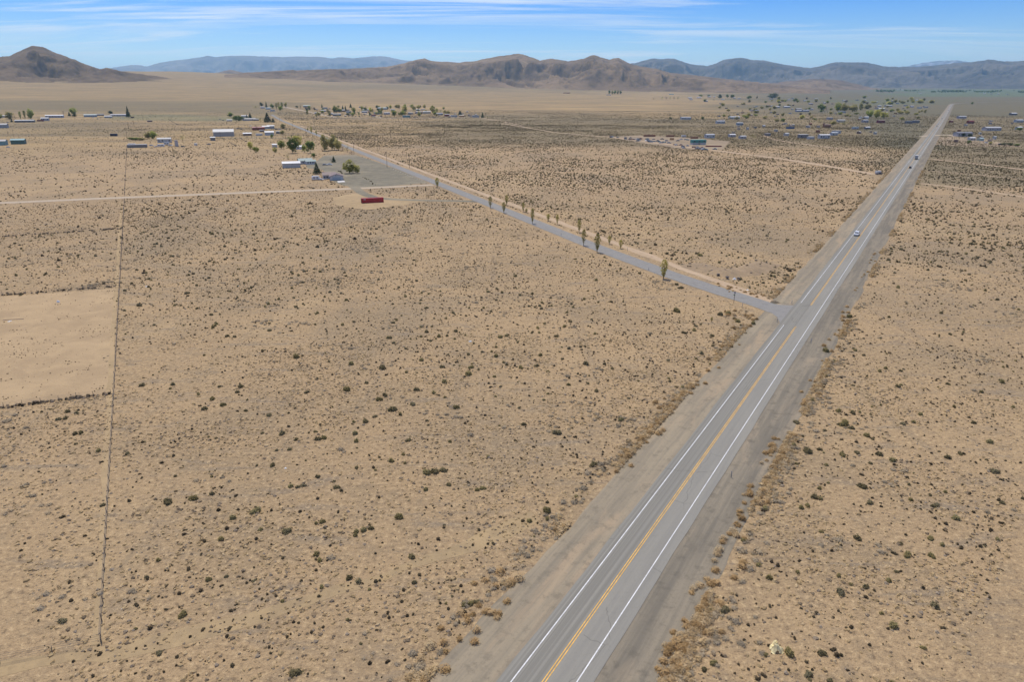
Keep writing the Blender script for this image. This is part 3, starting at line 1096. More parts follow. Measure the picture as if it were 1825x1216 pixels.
# --- straw grass and litter
xa, ya = wedge(52000, 45, 170, g=g1)
xb, yb = wedge(75000, 170, 400, g=g1)
x4, y4 = np.concatenate([xa, xb]), np.concatenate([ya, yb])
n4 = fbm(x4 / 14, y4 / 14, 83, 3)
k = (g1.uniform(0, 1, len(x4)) < np.clip(0.15 + (n4 - 0.36) * 2.0, 0.14, 0.8)) & free(x4, y4)
x4, y4 = x4[k], y4[k]
scatter('dry_grass', x4, y4, np.clip(g1.lognormal(-0.25, 0.35, len(x4)), 0.35, 1.6), g1.integers(0, 6, len(x4)), STRW, 'dry straw grass scattered over the near sand', 'grass')
# --- grey dead brush in drifts, on the field and along the shoulders
x5, y5 = wedge(52000, 50, 330, g=g1)
n5 = fbm(x5 / 16, y5 / 9, 57, 4)
ho5 = off_hwy(x5, y5)
lane_ = ((ho5 > 12.2) & (ho5 < 15.5) & (np.hypot(x5, y5) < 190)) | ((ho5 < -11.5) & (ho5 > -15) & (np.hypot(x5, y5) < 110))
pr = np.where(n5 > 0.68, 0.35, 0.003) + lane_ * 0.6
k = (g1.uniform(0, 1, len(x5)) < pr) & free(x5, y5, 8.0)
x5, y5 = x5[k], y5[k]
scatter('dead_brush', x5, y5, np.clip(g1.lognormal(-0.05, 0.3, len(x5)), 0.5, 1.8), g1.integers(0, 4, len(x5)), GREY, 'grey dead brush lying in drifts on the sand and road verge', 'brush')

# --- weeds that line both verges almost without a break, and tufts on the bare lot
n6 = 17000
t6 = 40 * (700 / 40) ** g1.uniform(0, 1, n6)
sd6 = np.where(g1.uniform(0, 1, n6) < 0.55, 1, -1)
o6 = np.where(sd6 > 0, 11.0 + np.abs(g1.normal(0, 1.0, n6)), -10.9 - np.abs(g1.normal(0, 1.1, n6)))
x6, y6 = Y0.x + HD.x * (t6 - 62) + HN.x * o6, Y0.y + HD.y * (t6 - 62) + HN.y * o6
k = (fbm(t6 / 16 + sd6 * 40, o6 / 6, 91, 3) > np.where(sd6 > 0, 0.46, 0.50)) & (seg_dist(x6, y6, side_pts) > 8)
x6, y6, o6 = x6[k], y6[k], o6[k]
pick6 = np.where(np.abs(o6) < 12.2, g1.choice([0, 1, 4, 8, 9, 9], len(x6)), g1.choice([0, 1, 2, 3, 4, 8, 9], len(x6)))
WEED = [brush_mesh('verge_weed', M_STRAW, 800 + k_, 60, .45) for k_ in range(2)]
scatter('verge_weeds', x6, y6, np.clip(g1.lognormal(-0.25, 0.35, len(x6)), 0.35, 1.5), pick6, GREY + ORNG[:2] + WEED + WEED, 'straw-coloured weeds and grey brush lining both road verges', 'weeds')
lotp = PG([(0, 532), (205, 517), (198, 697), (0, 722)])
x7, y7 = wedge(60000, 120, 330, g=g1)
n7 = fbm(x7 / 9, y7 / 5, 66, 3)
k = in_poly(x7, y7, lotp) & (g1.uniform(0, 1, len(x7)) < np.where(n7 > .60, .8, .08))
scatter('scrub', x7[k], y7[k], np.clip(g1.lognormal(-1.25, 0.3, int(k.sum())), 0.15, 0.5), g1.integers(0, 4, int(k.sum())), DARK, 'tiny weeds in faint patches on the bare sand lot', 'scrub')

# --- the bushes that show largest are things of their own
BIG = [(975, 912, 19), (572, 932, 28), (455, 913, 22), (297, 899, 22), (345, 890, 18), (538, 866, 26), (993, 773, 18), (325, 1098, 20), (142, 773, 26), (835, 1078, 34),
       (112, 1108, 18), (712, 923, 22), (645, 946, 34), (858, 872, 28), (771, 842, 40), (1060, 830, 18), (945, 930, 16), (575, 782, 30), (416, 924, 16),
       (610, 580, 11), (694, 603, 12), (782, 601, 13), (891, 602, 12), (626, 650, 14), (682, 657, 16), (750, 643, 13), (835, 668, 18), (788, 655, 12), (792, 682, 13),
       (743, 695, 14), (774, 702, 13), (736, 722, 13), (700, 731, 22), (813, 728, 14), (652, 752, 14), (676, 714, 13), (618, 696, 15), (884, 636, 12), (529, 638, 16),
       (1440, 806, 20), (1461, 802, 12), (1503, 757, 22), (1493, 734, 16), (1418, 755, 16), (1446, 716, 13), (1567, 811, 16), (1590, 822, 16), (1537, 868, 19),
       (1451, 887, 18), (1460, 872, 14), (1429, 907, 16), (1550, 898, 15), (1667, 901, 26), (1703, 925, 20), (1527, 961, 20), (1353, 1008, 15), (1502, 1058, 23),
       (1660, 993, 15), (1667, 1082, 22), (1268, 1128, 15), (1465, 1167, 18), (1272, 1184, 16), (1764, 789, 17), (1771, 842, 18), (1658, 961, 16), (1407, 1166, 22),
       (1237, 590, 14), (1251, 631, 13), (1269, 600, 13), (1206, 556, 16), (1248, 456, 13), (1206, 508, 9), (1315, 574, 14), (1342, 578, 12), (1283, 562, 14), (1298, 560, 12),
       (1214, 514, 11), (1140, 488, 9), (1107, 750, 12), (1473, 627, 16), (1514, 566, 12), (112, 747, 26), (120, 735, 12), (136, 738, 12), (1045, 650, 14), (430, 690, 14),
       (309, 686, 14), (253, 688, 13), (250, 545, 12), (480, 590, 10), (405, 600, 10), (545, 700, 12), (365, 730, 14), (600, 870, 14), (800, 865, 12), (372, 1035, 14),
       (870, 815, 10), (486, 830, 12), (283, 1000, 14), (262, 1030, 12), (1568, 663, 10), (1600, 690, 12), (1690, 685, 11), (1750, 700, 12), (1640, 740, 12), (1735, 755, 12)]
ind = []
for px, py, w in BIG:
    p = G(px, py)
    sw = w / ppm(p) * 0.95
    if w >= 26:                                 # a wide patch is two or three bushes side by side
        for q in (-1, 0, 1)[: 3 if w > 30 else 2]:
            ind.append((p.x + (q + .3) * sw * .36, p.y + q * .35, sw * .46))
    else:
        ind.append((p.x, p.y, sw))
order = np.argsort(-(near_s / np.hypot(near_x, near_y)))
take = order[:300 - len(ind)]
rest = order[300 - len(ind):]
ind += [(near_x[i], near_y[i], near_s[i]) for i in take]
scatter('scrub', near_x[rest], near_y[rest], near_s[rest], g1.integers(0, 9, len(rest)), SAGE + OLIV, 'grey-green sagebrush scattered over the near fields', 'scrub')
FENCE_A, FENCE_B = G(180, 1145), G(205, 600)
FD = (FENCE_B - FENCE_A).normalized()
for q, (bx, by, bs) in enumerate(ind):
    ol = random.random() < 0.45
    me = random.choice(OLIV if ol else SAGE)
    o = mesh('rabbitbrush' if ol else 'sagebrush', None, None, me=me)
    o.location = (bx, by, -0.02)
    o.rotation_euler = (0, 0, random.uniform(0, 6.28))
    o.scale = (bs * random.uniform(.9, 1.15), bs, bs * random.uniform(.7, 1.05))
    fo = (bx - FENCE_A.x) * FD.y - (by - FENCE_A.y) * FD.x
    if float(off_hwy(bx, by)) > 0:
        place = 'on the sand right of the highway, %s part' % ('near' if by < 110 else 'middle' if by < 200 else 'far')
    elif float(off_side(bx, by)) > 6:
        place = 'on the sand between side road and highway'
    elif fo < 0:
        place = 'in the strip left of the wire fence'
    else:
        qx, qy, _ = photo(bx, by, 0)
        place = 'in the big left field, %s %s part' % ('lower' if qy > 860 else 'middle' if qy > 660 else 'upper', 'left' if qx < 450 else 'central' if qx < 800 else 'right')
    kind = ('large ' if bs > 1.2 else 'small ' if bs < 0.85 else '') + ('olive rabbitbrush' if ol else 'grey-green sagebrush')
    tag(o, kind + ' bush ' + place, 'shrub', kind + ' bushes ' + place)

# --- orange tumbleweeds caught along both verges
LINES = [([(742, 1212), (800, 1140), (868, 1082), (935, 1010)], 34, 1.8, 'beside the left shoulder of the highway, bottom of the picture'),
         ([(1100, 850), (1180, 765), (1240, 690), (1300, 625), (1345, 572)], 46, 1.6, 'along the left verge below the junction'),
         ([(1170, 1216), (1235, 1085), (1290, 975), (1345, 860), (1385, 780)], 95, 0.8, 'along the right verge in the near part'),
         ([(1400, 755), (1450, 655), (1490, 585), (1525, 510), (1560, 450)], 60, 0.9, 'along the right verge opposite the junction'),
         ([(1275, 508), (1320, 520), (1370, 530)], 22, 1.6, 'on the verge between side road and highway'),
         ([(1300, 556), (1335, 566), (1352, 574)], 20, 1.8, 'on the bank in the lower corner of the junction')]
for pix, n, jit, where in LINES:
    pts = [G(*p) for p in pix]
    seg = [(b - a).length for a, b in zip(pts[:-1], pts[1:])]
    for q in range(n):
        t = random.random() * sum(seg)
        i = 0
        while t > seg[i]:
            t -= seg[i]
            i += 1
        p = pts[i].lerp(pts[i + 1], t / seg[i])
        if float(vnoise(p.x / 7, p.y / 7, 3)) < 0.36:
            p = p + Vector((random.uniform(-2, 2), random.uniform(-3, 3), 0))
        p += Vector((random.gauss(0, jit), random.gauss(0, jit), 0))
        if abs(float(off_hwy(p.x, p.y))) < 9.0:
            continue
        o = mesh('tumbleweed', None, None, me=random.choice(ORNG))
        o.location = (p.x, p.y, -0.02)
        s = random.uniform(0.8, 1.75)
        o.scale = (s, s, s * random.uniform(.7, 1.0))
        o.rotation_euler = (0, 0, random.uniform(0, 6.28))
        tag(o, 'dry orange tumbleweed ' + where, 'tumbleweed', 'orange tumbleweeds ' + where)


# ------------------------------------------------------------------ trees
M_BARK = col((0.16, 0.12, 0.085), 0.9, 0.2, 3)
LEAF = {'green': foliage('green_leaf', (0.268, 0.305, 0.071), (0.439, 0.451, 0.128), None, 0.6, .55),
        'deep': foliage('deep_green_leaf', (0.152, 0.201, 0.055), (0.275, 0.323, 0.095), None, 0.6, .55),
        'lime': foliage('spring_leaf', (0.464, 0.439, 0.110), (0.634, 0.586, 0.183), None, 0.6, .55),
        'olive': foliage('olive_leaf', (0.366, 0.329, 0.122), (0.525, 0.464, 0.189), None, 0.6, .55),
        'brown': foliage('bare_twigs', (0.305, 0.238, 0.165), (0.451, 0.360, 0.250), None, 0.6, .4),
        'conifer': foliage('conifer_needles', (0.067, 0.090, 0.043), (0.146, 0.173, 0.076), None, 0.8, .35),
        'poplar': foliage('poplar_leaf', (0.305, 0.271, 0.068), (0.488, 0.421, 0.128), None, 1.0, .55)}


def trunk_mesh(seed, top=0.55, r0=0.035, limbs=4, bare=0.3):
    r = random.Random(seed)
    mb = MB()
    a = Vector((0, 0, -0.02))
    for k in range(3):
        b = Vector((r.gauss(0, .012), r.gauss(0, .012), top * (k + 1) / 3))
        mb.tube(a, b, r0 * (1 - k * .28), r0 * (1 - (k + 1) * .28), 6)
        a = b
    for k in range(limbs):
        an = 6.28 * k / max(1, limbs) + r.random()
        z = bare + (top - bare) * r.random()
        mb.tube((0, 0, z), (math.cos(an) * .26, math.sin(an) * .26, z + .22), r0 * .45, r0 * .15, 5)
    me = bpy.data.meshes.new('trunk')
    me.from_pydata(mb.v, [], mb.f)
    me.materials.append(M_BARK)
    return me


def crown_mesh(kind, seed, mat, n=520, base=0.22, leaf=0.05):
    """a crown in a unit tree: one metre high, about one metre wide"""
    r = np.random.default_rng(seed)
    if kind == 'broad':
        lumps = []
        for k in range(28):
            a, b = r.uniform(0, 6.28), r.uniform(-1, 1)
            q = math.sqrt(1 - b * b) if abs(b) < 1 else 0
            s = r.uniform(.55, .98)
            lumps.append((math.cos(a) * q * .33 * s, math.sin(a) * q * .33 * s, base + (1 - base) * (.46 + b * .42 * s), r.uniform(.12, .20)))

        def fn(q):
            x, y, z, s = lumps[q.integers(len(lumps))]
            d = Vector((q.normal(), q.normal(), q.normal())).normalized()
            k = s * q.uniform(.65, 1.1)
            return (x + d.x * k, y + d.y * k, z + d.z * k * .85), d
    elif kind == 'conifer':
        def fn(q):
            t = 1 - math.sqrt(q.uniform(0.0, 1))
            z = .06 + t * .94
            tier = .80 + .25 * math.cos(t * 44)
            a = q.uniform(0, 6.28)
            k = (1 - t) * .40 * tier * q.uniform(.6, 1.05) + .012
            return (math.cos(a) * k, math.sin(a) * k, z), Vector((math.cos(a) * .7, math.sin(a) * .7, -.1))
    elif kind == 'poplar':
        ph = [r.uniform(0, 6.28) for _ in range(3)]

        def fn(q):
            t = q.beta(1.5, 1.15)
            z = base + t * (1 - base)
            a = q.uniform(0, 6.28)
            w = .46 * (math.sin(math.pi * min(1, t * .88 + .06)) ** .75) * (.55 + .6 * t) * (1 + .22 * math.sin(z * 21 + 3 * a + ph[0]))
            k = w * q.uniform(.45, 1.05)
            return (math.cos(a) * k, math.sin(a) * k, z), Vector((math.cos(a), math.sin(a), .6))
    else:                                                  # bare: a haze of twigs
        def fn(q):
            d = Vector((q.normal(), q.normal(), abs(q.normal()) + .2)).normalized()
            k = q.uniform(.25, 1.0)
            return (d.x * .46 * k, d.y * .46 * k, base * .6 + d.z * (1 - base * .6) * k), d
    asp = 0.25 if kind == 'bare' else 1.0
    v, f = cloud(n, fn, leaf, seed, 0.9, asp)
    me = bpy.data.meshes.new('crown')
    me.from_pydata([tuple(p) for p in v], [], f)
    me.materials.append(mat)
    return me


CROWN, TRUNK = {}, {}
SPEC = {'broad': (1000, .06, .052), 'conifer': (800, 0, .052), 'poplar': (460, .12, .062), 'bare': (420, .15, .055)}


def tree(px, py, hpx, wpx, kind, leaf, label, name, group=None, cat='tree', yaw=None):
    p = G(px, py)
    s = ppm(p)
    h, w = hpx / s, wpx / s
    key = (kind, leaf, random.randrange(5 if kind == 'poplar' else 3))
    if key not in CROWN:
        n, b, lf = SPEC[kind]
        CROWN[key] = crown_mesh(kind, 900 + 31 * len(CROWN), LEAF[leaf], n, b, lf)
    tk = (kind, random.randrange(2))
    if tk not in TRUNK:
        TRUNK[tk] = trunk_mesh(50 + len(TRUNK), {'conifer': .9, 'poplar': .8}.get(kind, .55), .026 if kind != 'poplar' else .05,
                               0 if kind == 'conifer' else 5, .25)
    wf = {'broad': .88, 'conifer': .80, 'poplar': .84, 'bare': .92}[kind]
    o = empty(name, p, random.uniform(0, 6.28), (w / wf, w / wf * random.uniform(.85, 1.15), h * random.uniform(.94, 1.06)))
    mesh('trunk', None, None, me=TRUNK[tk], parent=o)
    mesh('crown', None, None, me=CROWN[key], parent=o)
    return tag(o, label, cat, group)


POP = [(779.5, 334, 18, 7, 'lone slim poplar where the dirt road meets the side road'),
       (874, 371, 20, 7, 'slim poplar on the near verge beside the gravel driveway'),
       (903, 366, 19, 6.5, 'dark slim poplar on the far verge, opposite the driveway'),
       (898, 380, 19, 7.5, 'leafy poplar on the near verge just right of the driveway'),
       (932.5, 377.5, 16, 6, 'thin poplar with a small bush at its right foot'),
       (949, 399, 26, 7.5, 'tall narrow poplar at the near road edge, fourth on that side'),
       (977, 394, 13, 7, 'short stubby poplar on the far verge'),
       (993, 400, 19, 6, 'slim poplar on the far verge right of the stubby one'),
       (1032, 414, 21, 8, 'full poplar on the far verge left of the tall pair'),
       (1040, 438, 28, 8, 'left one of the tall near pair of poplars'),
       (1064, 450, 33, 10, 'tallest and fullest poplar by the side road'),
       (1086, 435, 14, 6.5, 'small poplar on the far verge, left of two small ones'),
       (1106, 443, 15, 7, 'small poplar on the far verge, right of two small ones'),
       (1182, 497, 33, 14, 'broad-topped poplar nearest the highway junction'),
       (938, 379, 7, 6, 'tiny bushy sapling at the foot of a thin poplar'),
       (555, 237, 11, 5, 'small dark poplar on the far side of the distant side road'),
       (564, 240, 7, 4, 'smallest dark sapling beyond the side road'),
       (548.5, 233, 5, 4, 'stunted dark sapling beside a utility pole'),
       (1268, 574, 9, 5, 'dark green sapling on the bank below the junction')]
for px, py, h, w, lab in POP:
    tree(px, py, h, w, 'poplar', 'poplar', lab, 'poplar_tree', 'poplars along the side road')

NEAR_T = [(447, 266, 14, 10, 'broad', 'lime', 'left one of two small bright trees in the dry field'), (457, 272, 13, 11, 'broad', 'green', 'right one of two small bright trees in the dry field'),
          (477, 273, 8, 6, 'bare', 'brown', 'small bare brown tree left of the white well house'), (490, 272, 10, 8, 'broad', 'lime', 'small yellow-green tree before the white well house'),
          (502, 265, 16, 13, 'broad', 'green', 'round green tree right of the white well house'), (522, 273, 30, 17, 'broad', 'deep', 'largest dark green tree in the grove'),
          (531, 262, 20, 18, 'broad', 'lime', 'pale green tree behind the largest dark one'), (542, 272, 17, 8, 'broad', 'green', 'narrow green tree between the two dark ones'),
          (553, 273, 25, 15, 'broad', 'deep', 'second dark green tree of the grove'), (579, 269, 30, 18, 'broad', 'olive', 'tall olive tree in the dense clump by the side road'),
          (592, 267, 25, 18, 'broad', 'olive', 'middle olive tree of the dense clump'), (603, 268, 21, 14, 'broad', 'olive', 'rightmost olive tree of the dense clump'),
          (611, 269, 14, 12, 'bare', 'brown', 'bare brown tree right of the dense clump'), (619, 271, 12, 12, 'bare', 'olive', 'thin greenish bare tree nearing the side road'),
          (627, 274, 8, 9, 'bare', 'brown', 'low twiggy shrub at the side road edge'), (513, 284, 14, 9, 'bare', 'olive', 'thin young tree behind the long white shed'),
          (565, 310, 21, 16, 'conifer', 'conifer', 'thick dark conifer between the two near houses'), (595, 289.5, 12, 9, 'conifer', 'conifer', 'small dark conifer on the gravel lot'),
          (559, 280, 8, 7, 'broad', 'deep', 'small dark bushy tree behind the green-roofed house'), (623, 309, 25, 21, 'broad', 'lime', 'big bright yellow-green tree on the gravel lot'),
          (637, 309, 15, 13, 'broad', 'lime', 'smaller bright tree beside the big yellow-green one'), (590, 287, 6, 6, 'bare', 'brown', 'brown bush left of the small conifer'),
          (264, 247, 12, 13, 'broad', 'olive', 'pale green tree above the cluttered farmyard'), (274, 247, 14, 12, 'broad', 'green', 'bright green tree above the cluttered farmyard'),
          (305, 250, 11, 14, 'bare', 'brown', 'bare brown tree behind the grey farmhouse'), (326, 251, 14, 10, 'bare', 'olive', 'thin green tree right of the grey farmhouse'),
          (234, 249, 5, 12, 'broad', 'deep', 'left hedge bush above the grey flat-roofed shed'), (243, 249.5, 5, 12, 'broad', 'deep', 'middle hedge bush above the grey flat-roofed shed'),
          (253, 250, 5, 12, 'broad', 'olive', 'right hedge bush above the grey flat-roofed shed'),
          (505, 229, 9, 10, 'broad', 'olive', 'bushy olive tree right of the red barn yard'), (503, 239, 7, 9, 'broad', 'olive', 'low olive bush right of the white-roofed sheds'),
          (485, 246, 8, 5, 'broad', 'deep', 'small dark tree at the gravel yard road'), (458, 232, 9, 7, 'bare', 'brown', 'bare tree behind the red barn'),
          (477, 218, 17, 18, 'conifer', 'conifer', 'large spruce beside the distant side road'), (487, 218, 8, 8, 'conifer', 'conifer', 'small spruce right of the large roadside spruce'),
          (422, 217, 13, 15, 'broad', 'deep', 'dark round tree left of the grey farmhouse row'), (446, 210, 9, 7, 'conifer', 'conifer', 'pointed spruce behind the grey farmhouse row'),
          (440, 210, 7, 4, 'conifer', 'conifer', 'thin spruce behind the grey farmhouse row'), (411, 208, 8, 11, 'broad', 'green', 'light green round tree far left of the spruces'),
          (464, 218, 12, 8, 'bare', 'olive', 'thin brownish tree left of the large spruce'), (430, 215, 8, 10, 'broad', 'deep', 'dark bush beside the pale farm shed'),
          (18, 212, 13, 14, 'broad', 'olive', 'yellow-green tree at the far left farm'), (27, 212, 9, 9, 'bare', 'brown', 'brown tree right of the far left yellow-green tree'),
          (21, 217.5, 6, 5, 'conifer', 'conifer', 'small dark conifer at the left end of the long grey house'), (37, 212, 13, 4.5, 'poplar', 'deep', 'left dark columnar tree behind the grey house'),
          (45, 212, 14, 4.5, 'poplar', 'deep', 'right dark columnar tree behind the grey house'), (56, 212, 18, 12, 'broad', 'green', 'full green tree at the right end of the grey house'),
          (1, 211, 9, 8, 'broad', 'green', 'green tree cut by the left picture edge'), (131, 204, 13, 13, 'broad', 'green', 'round green tree between the two left farms'),
          (124, 207, 8, 6, 'conifer', 'conifer', 'dark conifer left of the round green tree'), (133, 208, 6, 8, 'broad', 'conifer', 'dark bush under the round green tree'),
          (229, 209, 19, 9, 'conifer', 'conifer', 'tallest dark conifer at the right end of the lavender house'), (197, 203, 6, 9, 'broad', 'conifer', 'dark bush behind the little gabled house'),
          (113, 204, 9, 8, 'bare', 'brown', 'bare tree right of the long white-roofed house')]
for px, py, h, w, kd, lf, lab in NEAR_T:
    nm = 'conifer_tree' if kd == 'conifer' else ('bare_tree' if kd == 'bare' else ('hedge_bush' if 'bush' in lab else 'leafy_tree'))
    k_ = 1.0 if kd in ('conifer', 'poplar') else 1.14
    tree(px, py, h * (1 + (k_ - 1) * .4), w * k_, kd, lf, lab, nm, 'trees around the farmsteads')

LOOK = {'green': 'green leafy', 'deep': 'dark green leafy', 'lime': 'yellow-green leafy', 'olive': 'olive leafy', 'brown': 'bare brown', 'conifer': 'dark pointed'}
VIL = [(475, 192, 12, 4, 'conifer', 'conifer'), (485, 193, 9, 7, 'broad', 'deep'), (493, 194, 11, 5, 'poplar', 'olive'), (497, 194, 11, 5, 'poplar', 'olive'), (503, 194, 11, 5, 'poplar', 'deep'),
       (509, 191, 9, 6, 'broad', 'olive'), (500, 197, 9, 9, 'broad', 'green'), (466, 189, 7, 7, 'broad', 'conifer'), (456, 192, 5, 14, 'bare', 'olive'), (529, 192, 4, 6, 'broad', 'conifer'),
       (536, 193, 9, 8, 'bare', 'brown'), (556, 194, 7, 8, 'bare', 'brown'), (574, 192, 7, 4, 'conifer', 'conifer'), (565, 198, 6, 9, 'bare', 'brown'), (597, 201, 15, 10, 'broad', 'green'), (603, 195, 10, 8, 'bare', 'olive'),
       (611, 197, 10, 5, 'conifer', 'conifer'), (616, 198, 10, 5, 'conifer', 'conifer'), (625, 192, 8, 6, 'conifer', 'conifer'), (585, 202, 7, 6, 'broad', 'olive'), (630, 197, 6, 9, 'broad', 'olive'), (652, 192, 6, 8, 'bare', 'brown'),
       (663, 199, 6, 6, 'broad', 'conifer'), (677, 201, 5, 8, 'broad', 'conifer'), (703, 208, 11, 9, 'broad', 'deep'), (708, 192, 7, 12, 'broad', 'olive'), (721, 202, 15, 11, 'broad', 'lime'), (716, 206, 8, 10, 'broad', 'green'),
       (737, 195, 8, 8, 'broad', 'olive'), (745, 194, 7, 8, 'broad', 'olive'), (756, 193, 8, 7, 'broad', 'olive'), (772, 201, 10, 10, 'broad', 'olive'), (766, 209, 7, 8, 'bare', 'brown'), (779, 200, 8, 7, 'bare', 'olive'),
       (820, 205, 8, 9, 'conifer', 'conifer'), (838, 209, 9, 9, 'bare', 'brown'), (860, 210, 10, 7, 'conifer', 'conifer'), (869, 210, 5, 7, 'bare', 'olive'), (792, 201, 5, 6, 'broad', 'olive'), (640, 207, 7, 3, 'poplar', 'deep'),
       (694, 191, 6, 9, 'bare', 'brown'), (610, 205, 7, 8, 'bare', 'brown'), (620, 206, 5, 7, 'broad', 'conifer'), (830, 208, 7, 6, 'bare', 'brown')]
RGT = [(1212, 212, 10, 12, 'bare', 'brown'), (1232, 212, 9, 8, 'bare', 'brown'), (1252, 213, 6, 7, 'broad', 'deep'), (1195, 212, 4, 7, 'broad', 'conifer'), (1395, 217, 7, 9, 'broad', 'deep'), (1384, 217, 6, 10, 'broad', 'olive'),
       (1429, 212, 8, 10, 'broad', 'lime'), (1460, 218, 9, 15, 'bare', 'olive'), (1343, 246, 8, 16, 'bare', 'olive'), (1468, 239, 6, 14, 'bare', 'olive'), (1485, 222, 7, 12, 'broad', 'olive'), (1504, 222, 9, 22, 'bare', 'olive'),
       (1463, 198, 14, 14, 'broad', 'deep'), (1472, 197, 10, 10, 'bare', 'brown'), (1493, 198, 16, 14, 'broad', 'green'), (1505, 199, 15, 16, 'broad', 'olive'), (1519, 199, 13, 18, 'broad', 'olive'), (1534, 196, 14, 9, 'broad', 'olive'),
       (1549, 209, 15, 14, 'broad', 'green'), (1562, 210, 14, 16, 'broad', 'lime'), (1575, 211, 12, 16, 'broad', 'lime'), (1545, 194, 10, 16, 'broad', 'olive'), (1604, 203, 7, 14, 'broad', 'olive'), (1616, 203, 7, 10, 'broad', 'olive'),
       (1377, 175, 10, 18, 'broad', 'conifer'), (1283, 175, 8, 9, 'broad', 'conifer'), (1296, 174, 7, 6, 'broad', 'deep'), (1305, 174, 7, 9, 'broad', 'deep'), (1335, 176, 6, 10, 'broad', 'deep'), (1349, 175, 5, 3, 'conifer', 'conifer'),
       (1379, 203, 6, 8, 'broad', 'olive'), (1362, 202, 7, 4, 'bare', 'brown'), (1372, 203, 8, 6, 'bare', 'brown'), (1340, 200, 5, 12, 'bare', 'brown'), (1323, 199, 5, 10, 'bare', 'brown'), (1417, 181, 7, 9, 'broad', 'deep'),
       (1587, 186, 5, 10, 'broad', 'deep'), (1625, 181, 6, 9, 'broad', 'olive'), (1640, 184, 6, 14, 'broad', 'olive'), (1660, 184, 6, 12, 'broad', 'olive'), (1560, 193, 8, 10, 'bare', 'brown'), (1405, 190, 5, 8, 'broad', 'olive'),
       (1732, 186, 5, 5, 'broad', 'deep'), (1726, 256, 7, 7, 'broad', 'deep'), (1743, 253, 9, 5, 'bare', 'olive'), (1777, 246, 10, 5, 'bare', 'olive'), (1817, 252, 6, 14, 'bare', 'brown'), (1805, 231, 8, 10, 'bare', 'olive'),
       (1816, 233, 7, 12, 'broad', 'deep'), (1790, 259, 5, 12, 'broad', 'conifer'), (1800, 260, 6, 12, 'broad', 'conifer'), (1811, 261, 6, 12, 'broad', 'deep'), (1765, 257, 5, 8, 'broad', 'olive'), (1717, 243, 7, 8, 'broad', 'conifer'), (1728, 244, 6, 8, 'broad', 'conifer')]
CEN = [(1086, 168, 8, 5, 'broad', 'deep'), (1091, 168, 8, 5, 'broad', 'olive'), (1096, 168, 8, 5, 'broad', 'deep'), (1101, 168, 8, 5, 'broad', 'olive'), (1106, 168, 7, 5, 'broad', 'deep'), (1180, 177, 7, 8, 'bare', 'olive'),
       (1187, 177, 7, 8, 'bare', 'brown'), (1194, 177, 7, 8, 'bare', 'olive'), (1201, 177, 7, 8, 'bare', 'brown'), (1208, 177, 7, 8, 'bare', 'olive'), (1256, 181, 5, 6, 'broad', 'deep'), (1249, 172, 4, 8, 'broad', 'deep'),
       (1263, 172, 4, 7, 'broad', 'deep'), (1165, 177, 4, 10, 'bare', 'brown')]
rx_ = random.Random(12)
for k in range(46):
    VIL.append((rx_.uniform(540, 800), rx_.uniform(191, 208), rx_.uniform(3.5, 6.5), rx_.uniform(4, 8), rx_.choice(['bare', 'broad', 'broad']), rx_.choice(['brown', 'olive', 'deep', 'conifer'])))
for k in range(50):
    RGT.append((rx_.uniform(1270, 1655), rx_.uniform(176, 212), rx_.uniform(3, 5), rx_.uniform(4, 8), rx_.choice(['bare', 'broad', 'broad']), rx_.choice(['brown', 'olive', 'olive', 'deep'])))
for k in range(34):
    VIL.append((rx_.uniform(545, 800), rx_.uniform(191, 207), rx_.uniform(5, 9), rx_.uniform(5, 9), 'broad', rx_.choice(['green', 'lime', 'olive', 'green'])))
for k in range(60):
    RGT.append((rx_.uniform(1280, 1655), rx_.uniform(175, 214), rx_.uniform(3.5, 7), rx_.uniform(5, 11), 'broad', rx_.choice(['green', 'lime', 'olive', 'olive'])))
for lst, place, grp in ((VIL, 'the village row', 'trees in the village row'), (RGT, 'the highway lots', 'trees on the lots by the highway'),
                        (CEN, 'the remote ranches below the hills', 'trees at the remote ranches')):
    cnt = {}
    for e in sorted(lst):
        look = LOOK[e[5]] if e[4] != 'bare' else ('bare brown' if e[5] == 'brown' else 'bare greenish')
        cnt.setdefault(look, []).append(e)
    for look, es in cnt.items():
        for k, e in enumerate(es):
            which = 'only one' if len(es) == 1 else ordw(k + 1) + ' such from the left'
            tree(*e, '%s tree, %s in %s' % (look, which, place), 'conifer_tree' if e[4] == 'conifer' else ('bare_tree' if e[4] == 'bare' else 'leafy_tree'), grp)

# the far tree belt reads as one dark mass
bx, by, bs = [], [], []
for k in range(900):
    px = random.uniform(1560, 1950)
    py = random.choice([161.5, 162.5, 163.5]) + random.gauss(0, .5) + (px - 1560) * 0.004
    if float(vnoise(px / 16.0, py / 2.0, 8)) < 0.42:
        continue
    p = G(px, py)
    bx.append(p.x)
    by.append(p.y)
    bs.append(random.uniform(10, 20))
scatter('tree_belt', np.array(bx), np.array(by), np.array(bs), rng.integers(0, 2, len(bx)), [crown_mesh('broad', 71, LEAF['deep'], 120, .05, .12), crown_mesh('broad', 72, LEAF['conifer'], 120, .05, .12)],
        'dark distant tree belts along the foot of the right mountains', 'trees')

